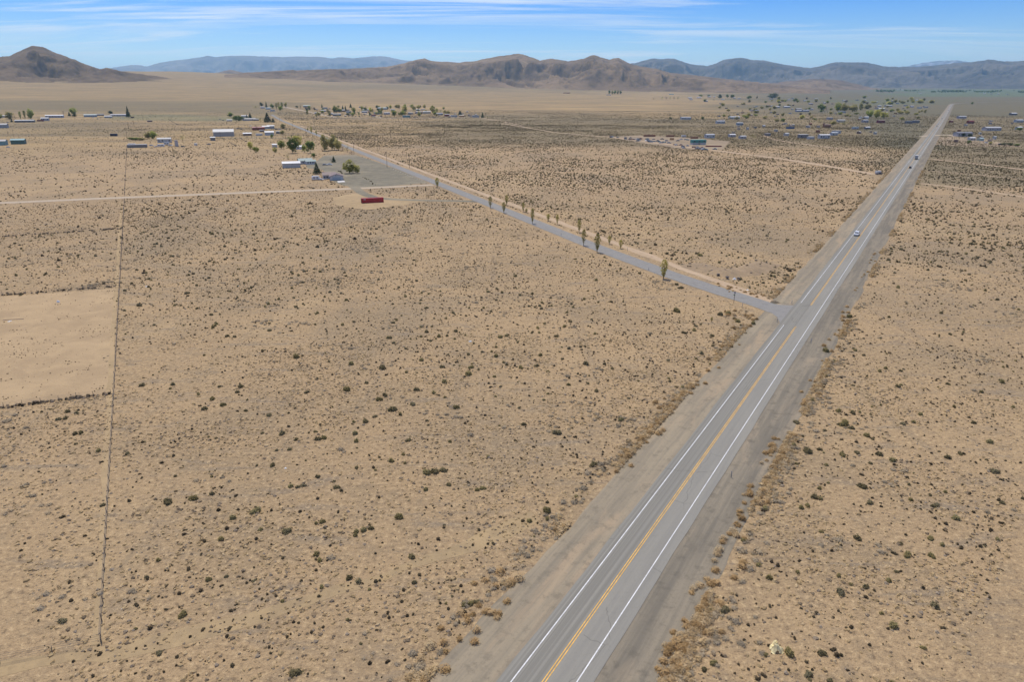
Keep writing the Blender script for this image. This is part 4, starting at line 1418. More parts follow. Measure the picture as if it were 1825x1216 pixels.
# ------------------------------------------------------------------ buildings
GY = R(20)
M_GLASS = col((0.04, 0.05, 0.06), 0.12, 0.1)
M_TRIM = col((0.62, 0.61, 0.58), 0.6, 0.06)
M_DOOR = col((0.30, 0.24, 0.19), 0.6, 0.1)
M_CONC = col((0.42, 0.40, 0.36), 0.9, 0.1)
PAL = {'white': (0.66, 0.65, 0.62), 'grey': (0.36, 0.35, 0.33), 'lgrey': (0.47, 0.46, 0.43), 'dgrey': (0.21, 0.20, 0.19), 'teal': (0.20, 0.34, 0.33), 'pteal': (0.38, 0.47, 0.44),
       'blue': (0.27, 0.32, 0.36), 'lblue': (0.46, 0.475, 0.47), 'red': (0.22, 0.045, 0.035), 'brown': (0.20, 0.135, 0.105), 'rust': (0.27, 0.12, 0.06), 'tan': (0.42, 0.34, 0.25), 'green': (0.10, 0.17, 0.14),
       'lav': (0.42, 0.40, 0.40), 'cream': (0.58, 0.52, 0.40), 'orange': (0.48, 0.27, 0.11), 'black': (0.05, 0.05, 0.055), 'sroof': (0.20, 0.27, 0.25), 'broof': (0.205, 0.145, 0.125)}


def gable_parts(o, w, d, h, pitch, wall, roof, x0=None, y0=0.0, along='x', ov=0.45, pre='', smooth=False):
    """walls with gables and a two-pitched roof whose ridge runs along x or y; front at y0, growing to +y"""
    x0 = -w / 2 if x0 is None else x0
    x1, y1 = x0 + w, y0 + d
    mb = MB()
    if along == 'x':
        rise = d / 2 * pitch
        ym = (y0 + y1) / 2
        v = [(x0, y0, 0), (x1, y0, 0), (x1, y1, 0), (x0, y1, 0), (x0, y0, h), (x1, y0, h), (x1, y1, h), (x0, y1, h), (x0, ym, h + rise), (x1, ym, h + rise)]
        mb.add(v, [(0, 1, 5, 4), (2, 3, 7, 6), (1, 2, 6, 9, 5), (3, 0, 4, 8, 7)])
        rb = MB()
        e = ov * pitch
        t = 0.16
        for sy, yy in ((-1, y0 - ov), (1, y1 + ov)):
            q = [(x0 - ov, yy, h - e), (x1 + ov, yy, h - e), (x1 + ov, ym, h + rise), (x0 - ov, ym, h + rise)]
            q = [(a, b, c + .05) for a, b, c in q] + [(a, b, c + .05 + t) for a, b, c in q]
            rb.add(q, [(0, 1, 2, 3), (7, 6, 5, 4), (0, 4, 5, 1), (1, 5, 6, 2), (3, 7, 4, 0)])
    else:
        rise = w / 2 * pitch
        xm = (x0 + x1) / 2
        v = [(x0, y0, 0), (x1, y0, 0), (x1, y1, 0), (x0, y1, 0), (x0, y0, h), (x1, y0, h), (x1, y1, h), (x0, y1, h), (xm, y0, h + rise), (xm, y1, h + rise)]
        mb.add(v, [(0, 1, 5, 8, 4), (2, 3, 7, 9, 6), (1, 2, 6, 5), (3, 0, 4, 7)])
        rb = MB()
        e = ov * pitch
        t = 0.16
        for xx in (x0 - ov, x1 + ov):
            q = [(xx, y0 - ov, h - e), (xm, y0 - ov, h + rise), (xm, y1 + ov, h + rise), (xx, y1 + ov, h - e)]
            q = [(a, b, c + .05) for a, b, c in q] + [(a, b, c + .05 + t) for a, b, c in q]
            rb.add(q, [(0, 1, 2, 3), (7, 6, 5, 4), (0, 4, 5, 1), (2, 6, 7, 3), (3, 7, 4, 0)])
    mb.build(pre + 'wall', wall, o)
    return rb.build(pre + 'roof', roof, o)


def window(o, x, z, w, h, y=0.0, nm='window'):
    f = MB().box(x - w / 2 - .08, x + w / 2 + .08, y - .06, y + .02, z - .08, z + h + .08).build(nm, M_TRIM, o)
    MB().box(x - w / 2, x + w / 2, y - .085, y - .04, z, z + h).build('pane', M_GLASS, f)
    return f


def building(px, py, wpx, d, h, wall, roof, label, name='house', cat='house', group=None, yaw=GY, style='gable', pitch=0.32, detail=None, cap=None):
    p = G(px, py)
    s = ppm(p)
    w = wpx / s
    o = empty(name, p, yaw)
    wm = col(PAL[wall], 0.7, 0.10)
    rm = col(PAL[roof], 0.55, 0.10)
    if style == 'gable':
        gable_parts(o, w, d, h, pitch, wm, rm)
    else:
        MB().box(-w / 2, w / 2, 0, d, 0, h).build('wall', wm, o)
        MB().box(-w / 2 - .25, w / 2 + .25, -.25, d + .25, h + .01, h + .28).build('roof', rm, o)
    if detail is None:
        detail = wpx >= 9
    if detail:
        n = max(2, min(6, int(w / 3.6)))
        for k in range(n):
            x = -w / 2 + w * (k + .5) / n
            if k == n // 2:
                dr = MB().box(x - .5, x + .5, -.07, .02, 0.05, min(2.1, h * .8)).build('door', M_DOOR, o)
                MB().box(x + .32, x + .42, -.12, -.071, 1.0, 1.1).build('handle', M_TRIM, dr)
            else:
                window(o, x, h * .38, min(1.5, w / n * .55), h * .36)
    return tag(o, label, cat, group)


# --- the two near houses, the white shed and the camper
p = G(548, 293)
s = ppm(p)
o = empty('house', p, GY + R(6))
gw, gr = col((0.60, 0.60, 0.58), 0.7, 0.06), col(PAL['sroof'], 0.6, 0.12)
gable_parts(o, 12.0, 8.5, 2.9, 0.42, gw, gr, -6.4, 4.6)
gable_parts(o, 8.6, 5.2, 2.7, 0.40, gw, gr, -1.2, -1.2, 'x', .5, 'wing_')
for x in (0.5, 2.6, 4.8):
    window(o, x, 1.0, 1.1, 1.1, -1.2)
for x in (-5.2, -3.0):
    window(o, x, 1.0, 1.2, 1.1, 4.6)
dr = MB().box(6.0, 7.0, -1.27, -1.18, 0, 2.1).build('door', M_DOOR, o)
MB().box(6.75, 6.85, -1.33, -1.271, 1, 1.1).build('handle', M_TRIM, dr)
tag(o, 'white house with green-grey hipped roofs on the gravel lot', 'house')

p = G(597, 321.5)
o = empty('house', p, GY - R(4))
bw, br = col((0.52, 0.52, 0.52), 0.7, 0.06), col(PAL['broof'], 0.7, 0.14)  # white walls toned grey, their shade put into the colour
gable_parts(o, 9.4, 10.0, 2.9, 0.34, bw, br, -3.4, 0, 'y', .5, 'garage_')
gable_parts(o, 9.0, 9.5, 2.9, 0.34, bw, br, -8.2, 10.1, 'x', .5)
MB().box(-1.6, 4.2, -.09, -.01, 0, 2.35).build('garage_door', col((0.34, 0.40, 0.43), 0.6, 0.05), o)
for k in range(3):
    MB().box(-1.6, 4.2, -.105, -.092, .55 + k * .58, .59 + k * .58).build('door_panel_joint', M_TRIM, o)
for x in (-7.0, -5.2):
    window(o, x, 1.0, 1.2, 1.1, 10.1)
window(o, 0.9, 3.3, .7, .5, 0, 'gable_vent')
tag(o, 'white house toned grey as in shade, with brown roof and wide gabled garage front', 'house')

building(520, 299, 30, 9, 3.7, 'lgrey', 'white', 'long white metal shed left of the green-roofed house', 'shed', 'shed', pitch=.28, detail=False)  # walls greyer than the roof: shade on white put into their colour


def wheel(o, x, y, r=0.33, w=0.22):
    t = MB().tube((x, y - w / 2, r), (x, y + w / 2, r), r, r, 10).build('wheel', M_TYRE, o)
    MB().tube((x, y - w / 2 - .012, r), (x, y + w / 2 + .012, r), r * .55, r * .55, 8).build('rim', M_RIM, t)
    return t


M_TYRE = col((0.025, 0.025, 0.027), 0.9, 0.1)
M_RIM = col((0.45, 0.45, 0.46), 0.35, 0.1, 0.8, 0.7)
M_LAMP = col((0.75, 0.75, 0.70), 0.2, 0.05)
M_TAIL = col((0.35, 0.02, 0.02), 0.3, 0.05)


def camper(px, py, wpx, label, yaw=GY, rgb=(0.66, 0.65, 0.62), name='camper_trailer'):
    p = G(px, py)
    L = wpx / ppm(p)
    o = empty(name, p, yaw)
    h = 2.9
    pr = [(-L / 2, .5), (L / 2 - .5, .5), (L / 2, 1.2), (L / 2 - .15, h - .5), (L / 2 - .7, h), (-L / 2 + .6, h), (-L / 2, h - .6)]
    MB().prism(pr, 0, 2.5).build('body', col(rgb, .4, .06), o)
    MB().box(-L / 2 + .4, L / 2 - .5, .1, 2.4, h + .005, h + .12).build('roof', col((0.7, 0.69, 0.66), .5, .05), o)
    for x in (-L * .25, L * .18):
        window(o, x, 1.5, min(1.3, L * .2), .7)
    MB().box(-.35, .35, -.05, .02, .6, 2.5).build('door', M_TRIM, o)
    for x in (-.9, .9):
        for y in (.25, 2.25):
            wheel(o, x, y)
    MB().tube((L / 2 - .2, 1.25, .55), (L / 2 + 1.1, 1.25, .5), .06, .06).build('hitch', M_DARKM, o)
    return tag(o, label, 'camper')


M_DARKM = col((0.06, 0.06, 0.06), 0.6, 0.1)
camper(563.5, 321, 13, 'white camper trailer parked below the thick dark conifer', GY + R(8))


# --- shipping container with corrugated sides
def container(px, py, L, rgb, label, yaw=GY, W=2.44, Hc=2.75, name='shipping_container', logo=False):
    p = G(px, py)
    o = empty(name, p, yaw)
    m = col(rgb, 0.55, 0.12, 0.5)
    mb = MB()
    n = max(8, int(L / .3))
    v, f = [], []
    for side, y, sg in ((0, .06, -1), (1, W - .06, 1)):
        k0 = len(v)
        for k in range(n * 2 + 1):
            x = -L / 2 + .12 + (L - .24) * k / (n * 2)
            yy = y + (0.05 * sg if k % 4 < 2 else 0.0)
            v += [(x, yy, .16), (x, yy, Hc - .12)]
        for k in range(n * 2):
            q = k0 + 2 * k
            f.append((q, q + 2, q + 3, q + 1) if side == 0 else (q + 1, q + 3, q + 2, q))
    mb.add(v, f)
    mb.build('side_panel', m, o)
    MB().box(-L / 2 + .05, L / 2 - .05, .08, W - .08, Hc - .1, Hc - .04).build('roof', col(tuple(c * 1.0 for c in rgb), .5, .1), o)
    fr = MB()
    for x in (-L / 2, L / 2 - .16):
        for y in (0, W - .16):
            fr.box(x, x + .16, y, y + .16, 0, Hc)
    for z in (0, Hc - .13):
        for y in (0.005, W - .125):
            fr.box(-L / 2 + .161, L / 2 - .161, y, y + .12, z + .004, z + .126)
        for x in (-L / 2 + .02, L / 2 - .14):
            fr.box(x, x + .12, .161, W - .161, z + .004, z + .126)
    fr.build('frame', m, o)
    for y in (.17, W / 2 + .01):
        dr = MB().box(-L / 2 - .005, -L / 2 + .06, y, y + W / 2 - .18, .14, Hc - .14).build('door', m, o)
        for q in (.25, .75):
            MB().tube((-L / 2 - .05, y + q, .16), (-L / 2 - .05, y + q, Hc - .16), .03, .03).build('lock_rod', M_DARKM, dr)
    MB().box(L / 2 - .06, L / 2 - .01, .17, W - .17, .14, Hc - .14).build('end_panel', m, o)
    if logo:
        MB().box(-L / 2 + 1.1, -L / 2 + 2.5, -.012, .004, Hc - .75, Hc - .45).build('company_mark', M_WHITE, o)
    return tag(o, label, 'container')


container(664.5, 361.5, 12.9, (0.36, 0.025, 0.025), 'long red shipping container beside the gravel driveway', R(20.3), logo=True)

# --- farm buildings, listed one by one
B = [  # px, py, width px, depth, height, wall, roof, label, name, category, style
    (490, 263, 8, 5, 3.4, 'lgrey', 'white', 'small white well house among the grove trees', 'shed', 'shed', 'gable'),
    (535, 266, 14, 6, 3, 'white', 'white', 'low white building half hidden behind the grove', 'house', 'house', 'gable'),
    (399, 243, 34, 22, 6.5, 'grey', 'lgrey', 'big grey metal barn with pale roof on a gravel yard', 'barn', 'barn', 'gable'),
    (379.5, 250.5, 8, 6, 4, 'dgrey', 'lgrey', 'small dark shed left of the big grey barn', 'shed', 'shed', 'gable'),
    (461, 232, 21, 9, 4.5, 'red', 'red', 'long dark red barn in the busy farmyard', 'barn', 'barn', 'gable'),
    (474, 229.5, 12, 8, 4, 'lgrey', 'white', 'white-roofed shed at the right end of the red barn', 'shed', 'shed', 'gable'),
    (483, 229, 12, 9, 4.5, 'lblue', 'lgrey', 'blue-grey house behind the red barn', 'house', 'house', 'gable'),
    (480.5, 241, 15, 9, 4.5, 'lblue', 'white', 'pale blue shed with white roof by the yard road', 'shed', 'shed', 'gable'),
    (441, 241.5, 14, 7, 3, 'brown', 'white', 'brown stable with white roof, left of the yard road sheds', 'stable', 'stable', 'gable'),
    (462, 241.5, 11, 6, 2.4, 'lgrey', 'white', 'low white-roofed shelter between stable and blue shed', 'shed', 'shed', 'flat'),
    (467, 235, 8, 6, 2.8, 'brown', 'white', 'small brown hut with white roof below the red barn', 'hut', 'shed', 'flat'),
    (497, 238, 9, 6, 3.2, 'dgrey', 'white', 'dark open shed with white roof at the yard end', 'shed', 'shed', 'flat'),
    (444, 215, 22, 9, 4, 'lav', 'grey', 'long grey farmhouse below the spruces', 'house', 'house', 'gable'),
    (457, 215, 9, 7, 3.5, 'dgrey', 'dgrey', 'small dark farmhouse annex left of the large spruce', 'house', 'house', 'gable'),
    (436, 209, 11, 8, 4, 'lgrey', 'lgrey', 'pale farm shed behind the grey farmhouse', 'shed', 'shed', 'gable'),
    (409, 216, 9, 6, 3, 'lav', 'lgrey', 'small pale cottage left of the dark round tree', 'cottage', 'house', 'gable'),
    (44, 218, 30, 8, 4.2, 'dgrey', 'lgrey', 'long grey house with pale roof at the far left farm', 'house', 'house', 'gable'),
    (80, 215, 12, 9, 5.5, 'lav', 'lgrey', 'lavender house with pale roof behind a red shed', 'house', 'house', 'gable'),
    (72, 216, 10, 5, 3, 'red', 'brown', 'low dark red shed in front of the lavender house', 'shed', 'shed', 'flat'),
    (97, 209.5, 28, 9, 5, 'lav', 'white', 'long house with bright white roof at the left', 'house', 'house', 'gable'),
    (8, 209, 9, 7, 4, 'lav', 'lgrey', 'small pale house at the left picture edge', 'house', 'house', 'gable'),
    (1, 228, 20, 12, 6, 'grey', 'grey', 'grey metal shed cut by the left picture edge', 'shed', 'shed', 'gable'),
    (32, 257, 21, 9, 5, 'green', 'teal', 'dark green shed with a grey-green roof at the left', 'shed', 'shed', 'gable'),
    (3, 259, 13, 10, 5, 'teal', 'grey', 'teal shed cut by the left picture edge', 'shed', 'shed', 'gable'),
    (161, 208, 20, 9, 4.5, 'blue', 'pteal', 'blue house with pale mint roof', 'house', 'house', 'gable'),
    (179, 206, 10, 7, 3.5, 'dgrey', 'dgrey', 'dark shed right of the blue house', 'shed', 'shed', 'gable'),
    (193, 210, 12, 8, 4, 'lgrey', 'lgrey', 'little pale gabled house between blue and lavender ones', 'house', 'house', 'gable'),
    (212, 207, 27, 8, 4, 'lav', 'lav', 'long lavender-grey house left of the tallest conifer', 'house', 'house', 'gable'),
    (236, 210, 5, 4, 3, 'brown', 'brown', 'tiny brown shed right of the tallest conifer', 'shed', 'shed', 'flat'),
    (244, 263, 31, 9, 3.2, 'dgrey', 'grey', 'long flat dark shed at the left corner of the cluttered farmyard', 'shed', 'shed', 'flat'),
    (293, 254, 22, 9, 4.5, 'lblue', 'grey', 'grey farmhouse in the cluttered farmyard', 'house', 'house', 'gable'),
    (315, 261, 5, 4, 7, 'lav', 'dgrey', 'tall dark narrow stack of crates right of the farmhouse', 'shed', 'shed', 'flat'),
    (349, 259, 5, 3, 2.2, 'white', 'white', 'small white box hut alone in the dry field', 'hut', 'shed', 'flat'),
    (267, 217, 8, 4, 3, 'brown', 'lav', 'small dark brown trailer hut in the far field', 'hut', 'shed', 'flat'),
]
for px, py, w, d_, h_, wl, rf, lab, nm, ct, st in B:
    building(px, py, w, d_, h_, wl, rf, lab, nm, ct, style=st, group='farmstead buildings', detail=None if ct in ('house', 'stable') else False)

o = container(202.5, 242.5, 9.5, (0.035, 0.035, 0.055), 'dark container standing alone in the left field', R(12), 4.0, 3.6)

CN = {'white': 'white', 'grey': 'grey', 'lgrey': 'pale grey', 'dgrey': 'dark grey', 'teal': 'teal', 'pteal': 'mint', 'blue': 'blue', 'lblue': 'pale blue-grey', 'red': 'dark red', 'brown': 'brown', 'rust': 'rust', 'tan': 'tan', 'green': 'green',
      'lav': 'lavender', 'cream': 'cream', 'orange': 'orange', 'black': 'black'}
HV = [(478, 195, 10, 'lblue', 'pteal'), (486, 198, 9, 'lgrey', 'lgrey'), (468, 193, 8, 'lav', 'lgrey'), (547, 191, 14, 'dgrey', 'pteal'), (549, 195, 10, 'lgrey', 'lgrey'), (579, 194, 11, 'lgrey', 'white'), (577, 199, 9, 'lav', 'white'),
      (644, 192, 9, 'grey', 'white'), (609, 199, 14, 'brown', 'lgrey'), (590, 204, 8, 'lav', 'white'), (601, 206.5, 16, 'dgrey', 'grey'), (650, 201, 11, 'lav', 'lgrey'), (682, 195, 19, 'grey', 'pteal'), (666, 207, 9, 'red', 'brown'), (675, 203, 16, 'lav', 'grey'),
      (690, 204, 12, 'lav', 'lgrey'), (761, 202, 16, 'cream', 'lgrey'), (747, 202, 12, 'lav', 'grey'), (725, 209, 15, 'teal', 'grey'), (784, 205, 14, 'lav', 'grey'), (797, 207, 10, 'red', 'lav'), (810, 208.5, 12, 'lblue', 'grey'), (823, 208.5, 10, 'orange', 'cream'),
      (848, 209, 13, 'lblue', 'grey'), (745, 197, 8, 'lgrey', 'white'), (700, 197, 8, 'lgrey', 'lgrey'), (565, 203, 9, 'lav', 'grey'), (732, 204, 10, 'dgrey', 'grey'), (622, 201, 10, 'lblue', 'grey'), (657, 197, 8, 'lgrey', 'lgrey')]
HR = [(1246, 246, 0, 0, 0), (1310, 212, 22, 'lblue', 'lblue'), (1319, 223, 13, 'blue', 'lblue'), (1285, 220, 18, 'lblue', 'lgrey'), (1306, 244, 13, 'lav', 'white'), (1325, 247, 13, 'lav', 'lgrey'), (1370, 242, 9, 'dgrey', 'lav'), (1403, 242, 8, 'lgrey', 'lgrey'),
      (1433, 246, 20, 'dgrey', 'white'), (1447, 248, 12, 'lblue', 'white'), (1470, 247, 22, 'lblue', 'white'), (1488, 241, 14, 'lblue', 'lblue'), (1480, 213, 12, 'lav', 'white'), (1475, 227, 14, 'rust', 'brown'), (1223, 213, 20, 'lblue', 'grey'), (1266, 246, 19, 'lblue', 'lblue'),
      (1502, 201, 14, 'lblue', 'lblue'), (1500, 218, 16, 'lav', 'lgrey'), (1543, 218, 13, 'lav', 'lgrey'), (1571, 219, 15, 'red', 'brown'), (1547, 230, 10, 'dgrey', 'white'), (1572, 196, 16, 'lgrey', 'white'), (1545, 211, 9, 'white', 'white'), (1621, 220, 14, 'dgrey', 'blue'),
      (1634, 219, 14, 'dgrey', 'lblue'), (1492, 238, 16, 'lblue', 'lblue'), (1526, 230, 12, 'lblue', 'pteal'), (1716, 211, 18, 'lav', 'lgrey'), (1731, 220, 14, 'red', 'red'), (1697, 218, 6, 'red', 'brown'), (1818, 218, 18, 'lblue', 'lblue'), (1720, 243, 34, 'lav', 'dgrey'),
      (1734, 250, 12, 'lgrey', 'white'), (1750, 251, 9, 'pteal', 'pteal'), (1771, 233, 34, 'lav', 'lgrey'), (1818, 231, 14, 'lgrey', 'white'), (1808, 205, 16, 'dgrey', 'white'), (1562, 183, 6, 'lgrey', 'white'), (1568, 190, 7, 'lgrey', 'white'), (1585, 190, 16, 'lav', 'lav'),
      (1615, 189, 8, 'lav', 'lgrey'), (1626, 191, 8, 'lav', 'white'), (1640, 193, 9, 'lgrey', 'white'), (1651, 192, 9, 'lgrey', 'white'), (1375, 177, 7, 'lgrey', 'white'), (1386, 192, 11, 'lav', 'white'), (1403, 192, 13, 'lav', 'white'), (1370, 190, 8, 'rust', 'brown'),
      (1424, 196, 12, 'brown', 'lgrey'), (1425, 199, 14, 'lav', 'white'), (1437, 199, 14, 'lav', 'lgrey'), (1447, 196, 7, 'lgrey', 'lgrey'), (1406, 178, 5, 'lgrey', 'white'), (1413, 176, 5, 'lgrey', 'white'), (1318, 176, 6, 'lav', 'white'), (1309, 175, 5, 'lgrey', 'white'),
      (1289, 178, 6, 'lgrey', 'white'), (1265, 173, 7, 'lgrey', 'white'), (1470, 184, 6, 'lgrey', 'white'), (1455, 177, 7, 'lav', 'lgrey'), (1435, 180, 6, 'lav', 'white'), (1505, 180, 7, 'lav', 'white'), (1528, 179, 6, 'lav', 'lgrey'), (1543, 179, 4, 'white', 'white'),
      (1592, 181, 6, 'lav', 'lgrey'), (1634, 179, 4, 'white', 'white'), (1390, 183, 6, 'brown', 'brown'), (1349, 199, 10, 'dgrey', 'lav'), (1340, 198, 7, 'lav', 'grey'), (1445, 186, 8, 'lav', 'lav'), (1495, 190, 7, 'lav', 'lgrey'), (1600, 185, 6, 'lav', 'white')]
HC = [(1010, 166, 14, 'red', 'white'), (1085, 169.5, 10, 'lgrey', 'white'), (1197, 168.5, 10, 'teal', 'lblue'), (1230, 175, 8, 'lav', 'white'), (1246, 174.5, 9, 'lav', 'white'), (1232, 178, 7, 'lav', 'lgrey'), (1258, 181, 8, 'lav', 'lgrey'), (1605, 160.5, 14, 'lgrey', 'white'), (1641, 167, 5, 'lgrey', 'white'),
      (1755, 167, 4, 'lgrey', 'white'), (1767, 167.5, 5, 'lgrey', 'white'), (1780, 168, 5, 'lgrey', 'white'), (1796, 168.5, 4, 'white', 'white'), (1273, 173, 5, 'lgrey', 'white')]
for lst, place, yw in ((HV, 'the village row', GY), (HR, 'the highway lots', R(14)), (HC, 'the remote valley edge', R(5))):
    cnt = {}
    for e in sorted(q for q in lst if q[2]):
        look = '%s house, %s roof' % (CN[e[3]], CN[e[4]])
        cnt.setdefault(look, []).append(e)
    for look, es in cnt.items():
        for k, e in enumerate(es):
            which = 'the only one' if len(es) == 1 else ordw(k + 1) + ' such from left'
            s_ = ppm(G(e[0], e[1]))
            hh = max(3.2, min(5.0, e[2] * 0.30 / s_))
            building(e[0], e[1], e[2] * .86, max(6, min(11, e[2] / s_ * .36)), hh, e[3], e[4], '%s, %s in %s' % (look, which, place), 'house', 'house', 'houses in ' + place,
                     yw + R(random.choice([0, 0, -6, 6])), 'gable' if random.random() < .75 else 'flat', .28)

# sheds and cars that clutter the lots
rs_ = random.Random(31)
SH = {'the village row': [], 'the highway lots': []}
for k in range(34):
    SH['the village row'].append((rs_.uniform(560, 850), rs_.uniform(194, 208.5)))
for k in range(58):
    SH['the highway lots'].append((rs_.uniform(1270, 1650), rs_.uniform(178, 240)))
for k in range(12):
    SH['the highway lots'].append((rs_.uniform(1700, 1822), rs_.uniform(205, 256)))
for place, es in SH.items():
    byw = {}
    for e in sorted(es):
        byw.setdefault(rs_.choice(['lgrey', 'brown', 'rust', 'grey', 'tan', 'dgrey']), []).append(e)
    for wl, q in byw.items():
        for k, e in enumerate(q):
            building(e[0], e[1], rs_.uniform(2.6, 5), rs_.uniform(3, 6), rs_.uniform(2.2, 3.4), wl, rs_.choice(['lgrey', 'grey', 'brown', 'tan', wl]),
                     'small %s shed, %s such from left in %s' % (CN[wl], ordw(k + 1), place), 'shed', 'shed', 'small sheds in ' + place, R(rs_.uniform(-10, 30)), rs_.choice(['flat', 'gable']), detail=False)

# scrapyard buildings
p = G(1246, 258)
o = empty('workshop', p, R(10))
tm = col((0.06, 0.24, 0.20), 0.6, 0.1)
MB().box(-9, 9, 0, 7, 0, 2.6).build('lower_wall', col(PAL['lgrey']), o)
MB().box(-9.2, 9.2, -.2, 7.2, 2.61, 5.8).build('upper_wall', tm, o)
MB().box(-9.4, 9.4, -.4, 7.4, 5.81, 6.05).build('roof', col((0.10, 0.30, 0.26)), o)
for x in (-6.4, 0, 6.4):
    window(o, x, 3.4, 2.2, 1.5, -.2)
MB().box(-1.2, 1.2, -.06, .02, 0, 2.2).build('door', M_DOOR, o)
tag(o, 'two-storey green workshop in the scrapyard', 'workshop')
container(1158, 243.5, 18, PAL['rust'], 'long low rusty container at the back left of the scrapyard', R(8), 3, 2.8)
container(1195, 244, 12, PAL['rust'], 'rusty container at the back middle of the scrapyard', R(5), 3, 2.6)
container(1198, 249.5, 5, PAL['orange'], 'single orange-brown box in the middle of the scrapyard', R(10), 2.6, 2.8)
container(1238, 247, 11, PAL['rust'], 'rusty container behind the green workshop', R(10), 2.6, 2.4)
container(1409, 229.5, 15, (0.05, 0.10, 0.20), 'long blue container among the scrubby lots', R(8), 3.2, 3.4)
container(1272, 261.5, 19, PAL['red'], 'long low dark red flatbed container right of the green workshop', R(-4), 2.4, 1.3)

# ------------------------------------------------------------------ vehicles
CAR_P = [(-2.2, .32), (2.15, .32), (2.22, .62), (2.12, .82), (1.15, .95), (.45, 1.42), (-1.15, 1.46), (-1.85, 1.02), (-2.2, .95), (-2.25, .6)]
SUV_P = [(-2.25, .38), (2.2, .38), (2.28, .75), (2.15, .98), (1.2, 1.08), (.65, 1.66), (-1.9, 1.70), (-2.25, 1.1)]
PICK_P = [(-2.7, .45), (2.6, .45), (2.68, .85), (2.5, 1.1), (1.35, 1.18), (.75, 1.78), (-.65, 1.80), (-.9, 1.2), (-2.7, 1.18)]


def car_mesh_set(kind):
    pr = {'car': CAR_P, 'suv': SUV_P, 'pickup': PICK_P}[kind]
    zb = {'car': .95, 'suv': 1.08, 'pickup': 1.18}[kind]
    tp = lambda z: 1.0 if z <= zb else 1 - (z - zb) * .28
    body = MB().prism(pr, -.9, .9, tp)
    gl = MB()
    zt = max(z for _, z in pr)
    top = [p_ for p_ in pr if p_[1] > zb + .3]
    xf, xr = max(p_[0] for p_ in top), min(p_[0] for p_ in top)
    fx = next(p_ for p_ in pr if abs(p_[1] - zb) < .03 and p_[0] > 1.0)
    rx = {'car': -1.80, 'suv': -2.18, 'pickup': -.86}[kind]
    for sg in (-1, 1):
        y0, y1 = .912 * sg, (.9 * tp(zt - .1) + .012) * sg
        gl.add([(fx[0] - .25, y0, zb + .05), (rx + .15, y0, zb + .05), (xr + .05, y1, zt - .1), (xf - .02, y1, zt - .1)], [(0, 1, 2, 3) if sg > 0 else (3, 2, 1, 0)])
    k0, k1 = .8, .8 * tp(zt)
    gl.add([(fx[0] + .0, -k0, zb + .05), (fx[0] + .0, k0, zb + .05), (xf + .06, k1, zt - .06), (xf + .06, -k1, zt - .06)], [(0, 1, 2, 3)])
    gl.add([(rx - .03, -k0, zb + .06), (rx - .03, k0, zb + .06), (xr - .06, k1, zt - .06), (xr - .06, -k1, zt - .06)], [(3, 2, 1, 0)])
    return body, gl


CARSET = {k: car_mesh_set(k) for k in ('car', 'suv', 'pickup')}
CARME = {}


def car(px, py, rgb, label, yaw, kind='car', group=None, full=True, name=None, loc=None):
    p = G(px, py) if loc is None else loc
    nm = name or {'car': 'car', 'suv': 'car', 'pickup': 'pickup_truck'}[kind]
    o = empty(nm, p, yaw)
    body, gl = CARSET[kind]
    key = (kind, rgb)
    if key not in CARME:
        CARME[key] = body.build('body', col(rgb, .3, .05), o).data
    else:
        mesh('body', None, None, me=CARME[key], parent=o)
    if (kind, 'g') not in CARME:
        CARME[(kind, 'g')] = gl.build('window_glass', M_GLASS, o).data
    else:
        mesh('window_glass', None, None, me=CARME[(kind, 'g')], parent=o)
    L = {'car': 1.35, 'suv': 1.4, 'pickup': 1.75}[kind]
    for x in (-L, L):
        for y in (-.82, .82):
            if 'wheel' not in CARME:
                w_ = wheel(o, 0, 0)
                CARME['wheel'] = (w_.data, w_.children[0].data)
            else:
                w_ = mesh('wheel', None, None, me=CARME['wheel'][0], parent=o)
                mesh('rim', None, None, me=CARME['wheel'][1], parent=w_)
            w_.location = (x, y, 0)
    if full:
        fx = max(a for a, b in {'car': CAR_P, 'suv': SUV_P, 'pickup': PICK_P}[kind])
        rx = min(a for a, b in {'car': CAR_P, 'suv': SUV_P, 'pickup': PICK_P}[kind])
        for y in (-.65, .65):
            MB().box(fx - .1, fx + .03, y - .18, y + .18, .66, .82).build('headlight', M_LAMP, o)
            MB().box(rx - .03, rx + .1, y - .14, y + .14, .72, .92).build('tail_light', M_TAIL, o)
    return tag(o, label, 'truck' if kind == 'pickup' else 'car', group)


HY = math.pi / 2 - HA                       # heading along the highway, away from the camera
LZ = 0.12


def on_hwy(px, py, lane):
    s_, _ = hs_of(px, py)
    q = hwy(s_, {'l': OL / 2, 'r': OR_ / 2}[lane])
    return Vector((q.x, q.y, float(hgt(q.x, q.y)) + 0.06 * (1 + math.hypot(q.x, q.y) / 350)))


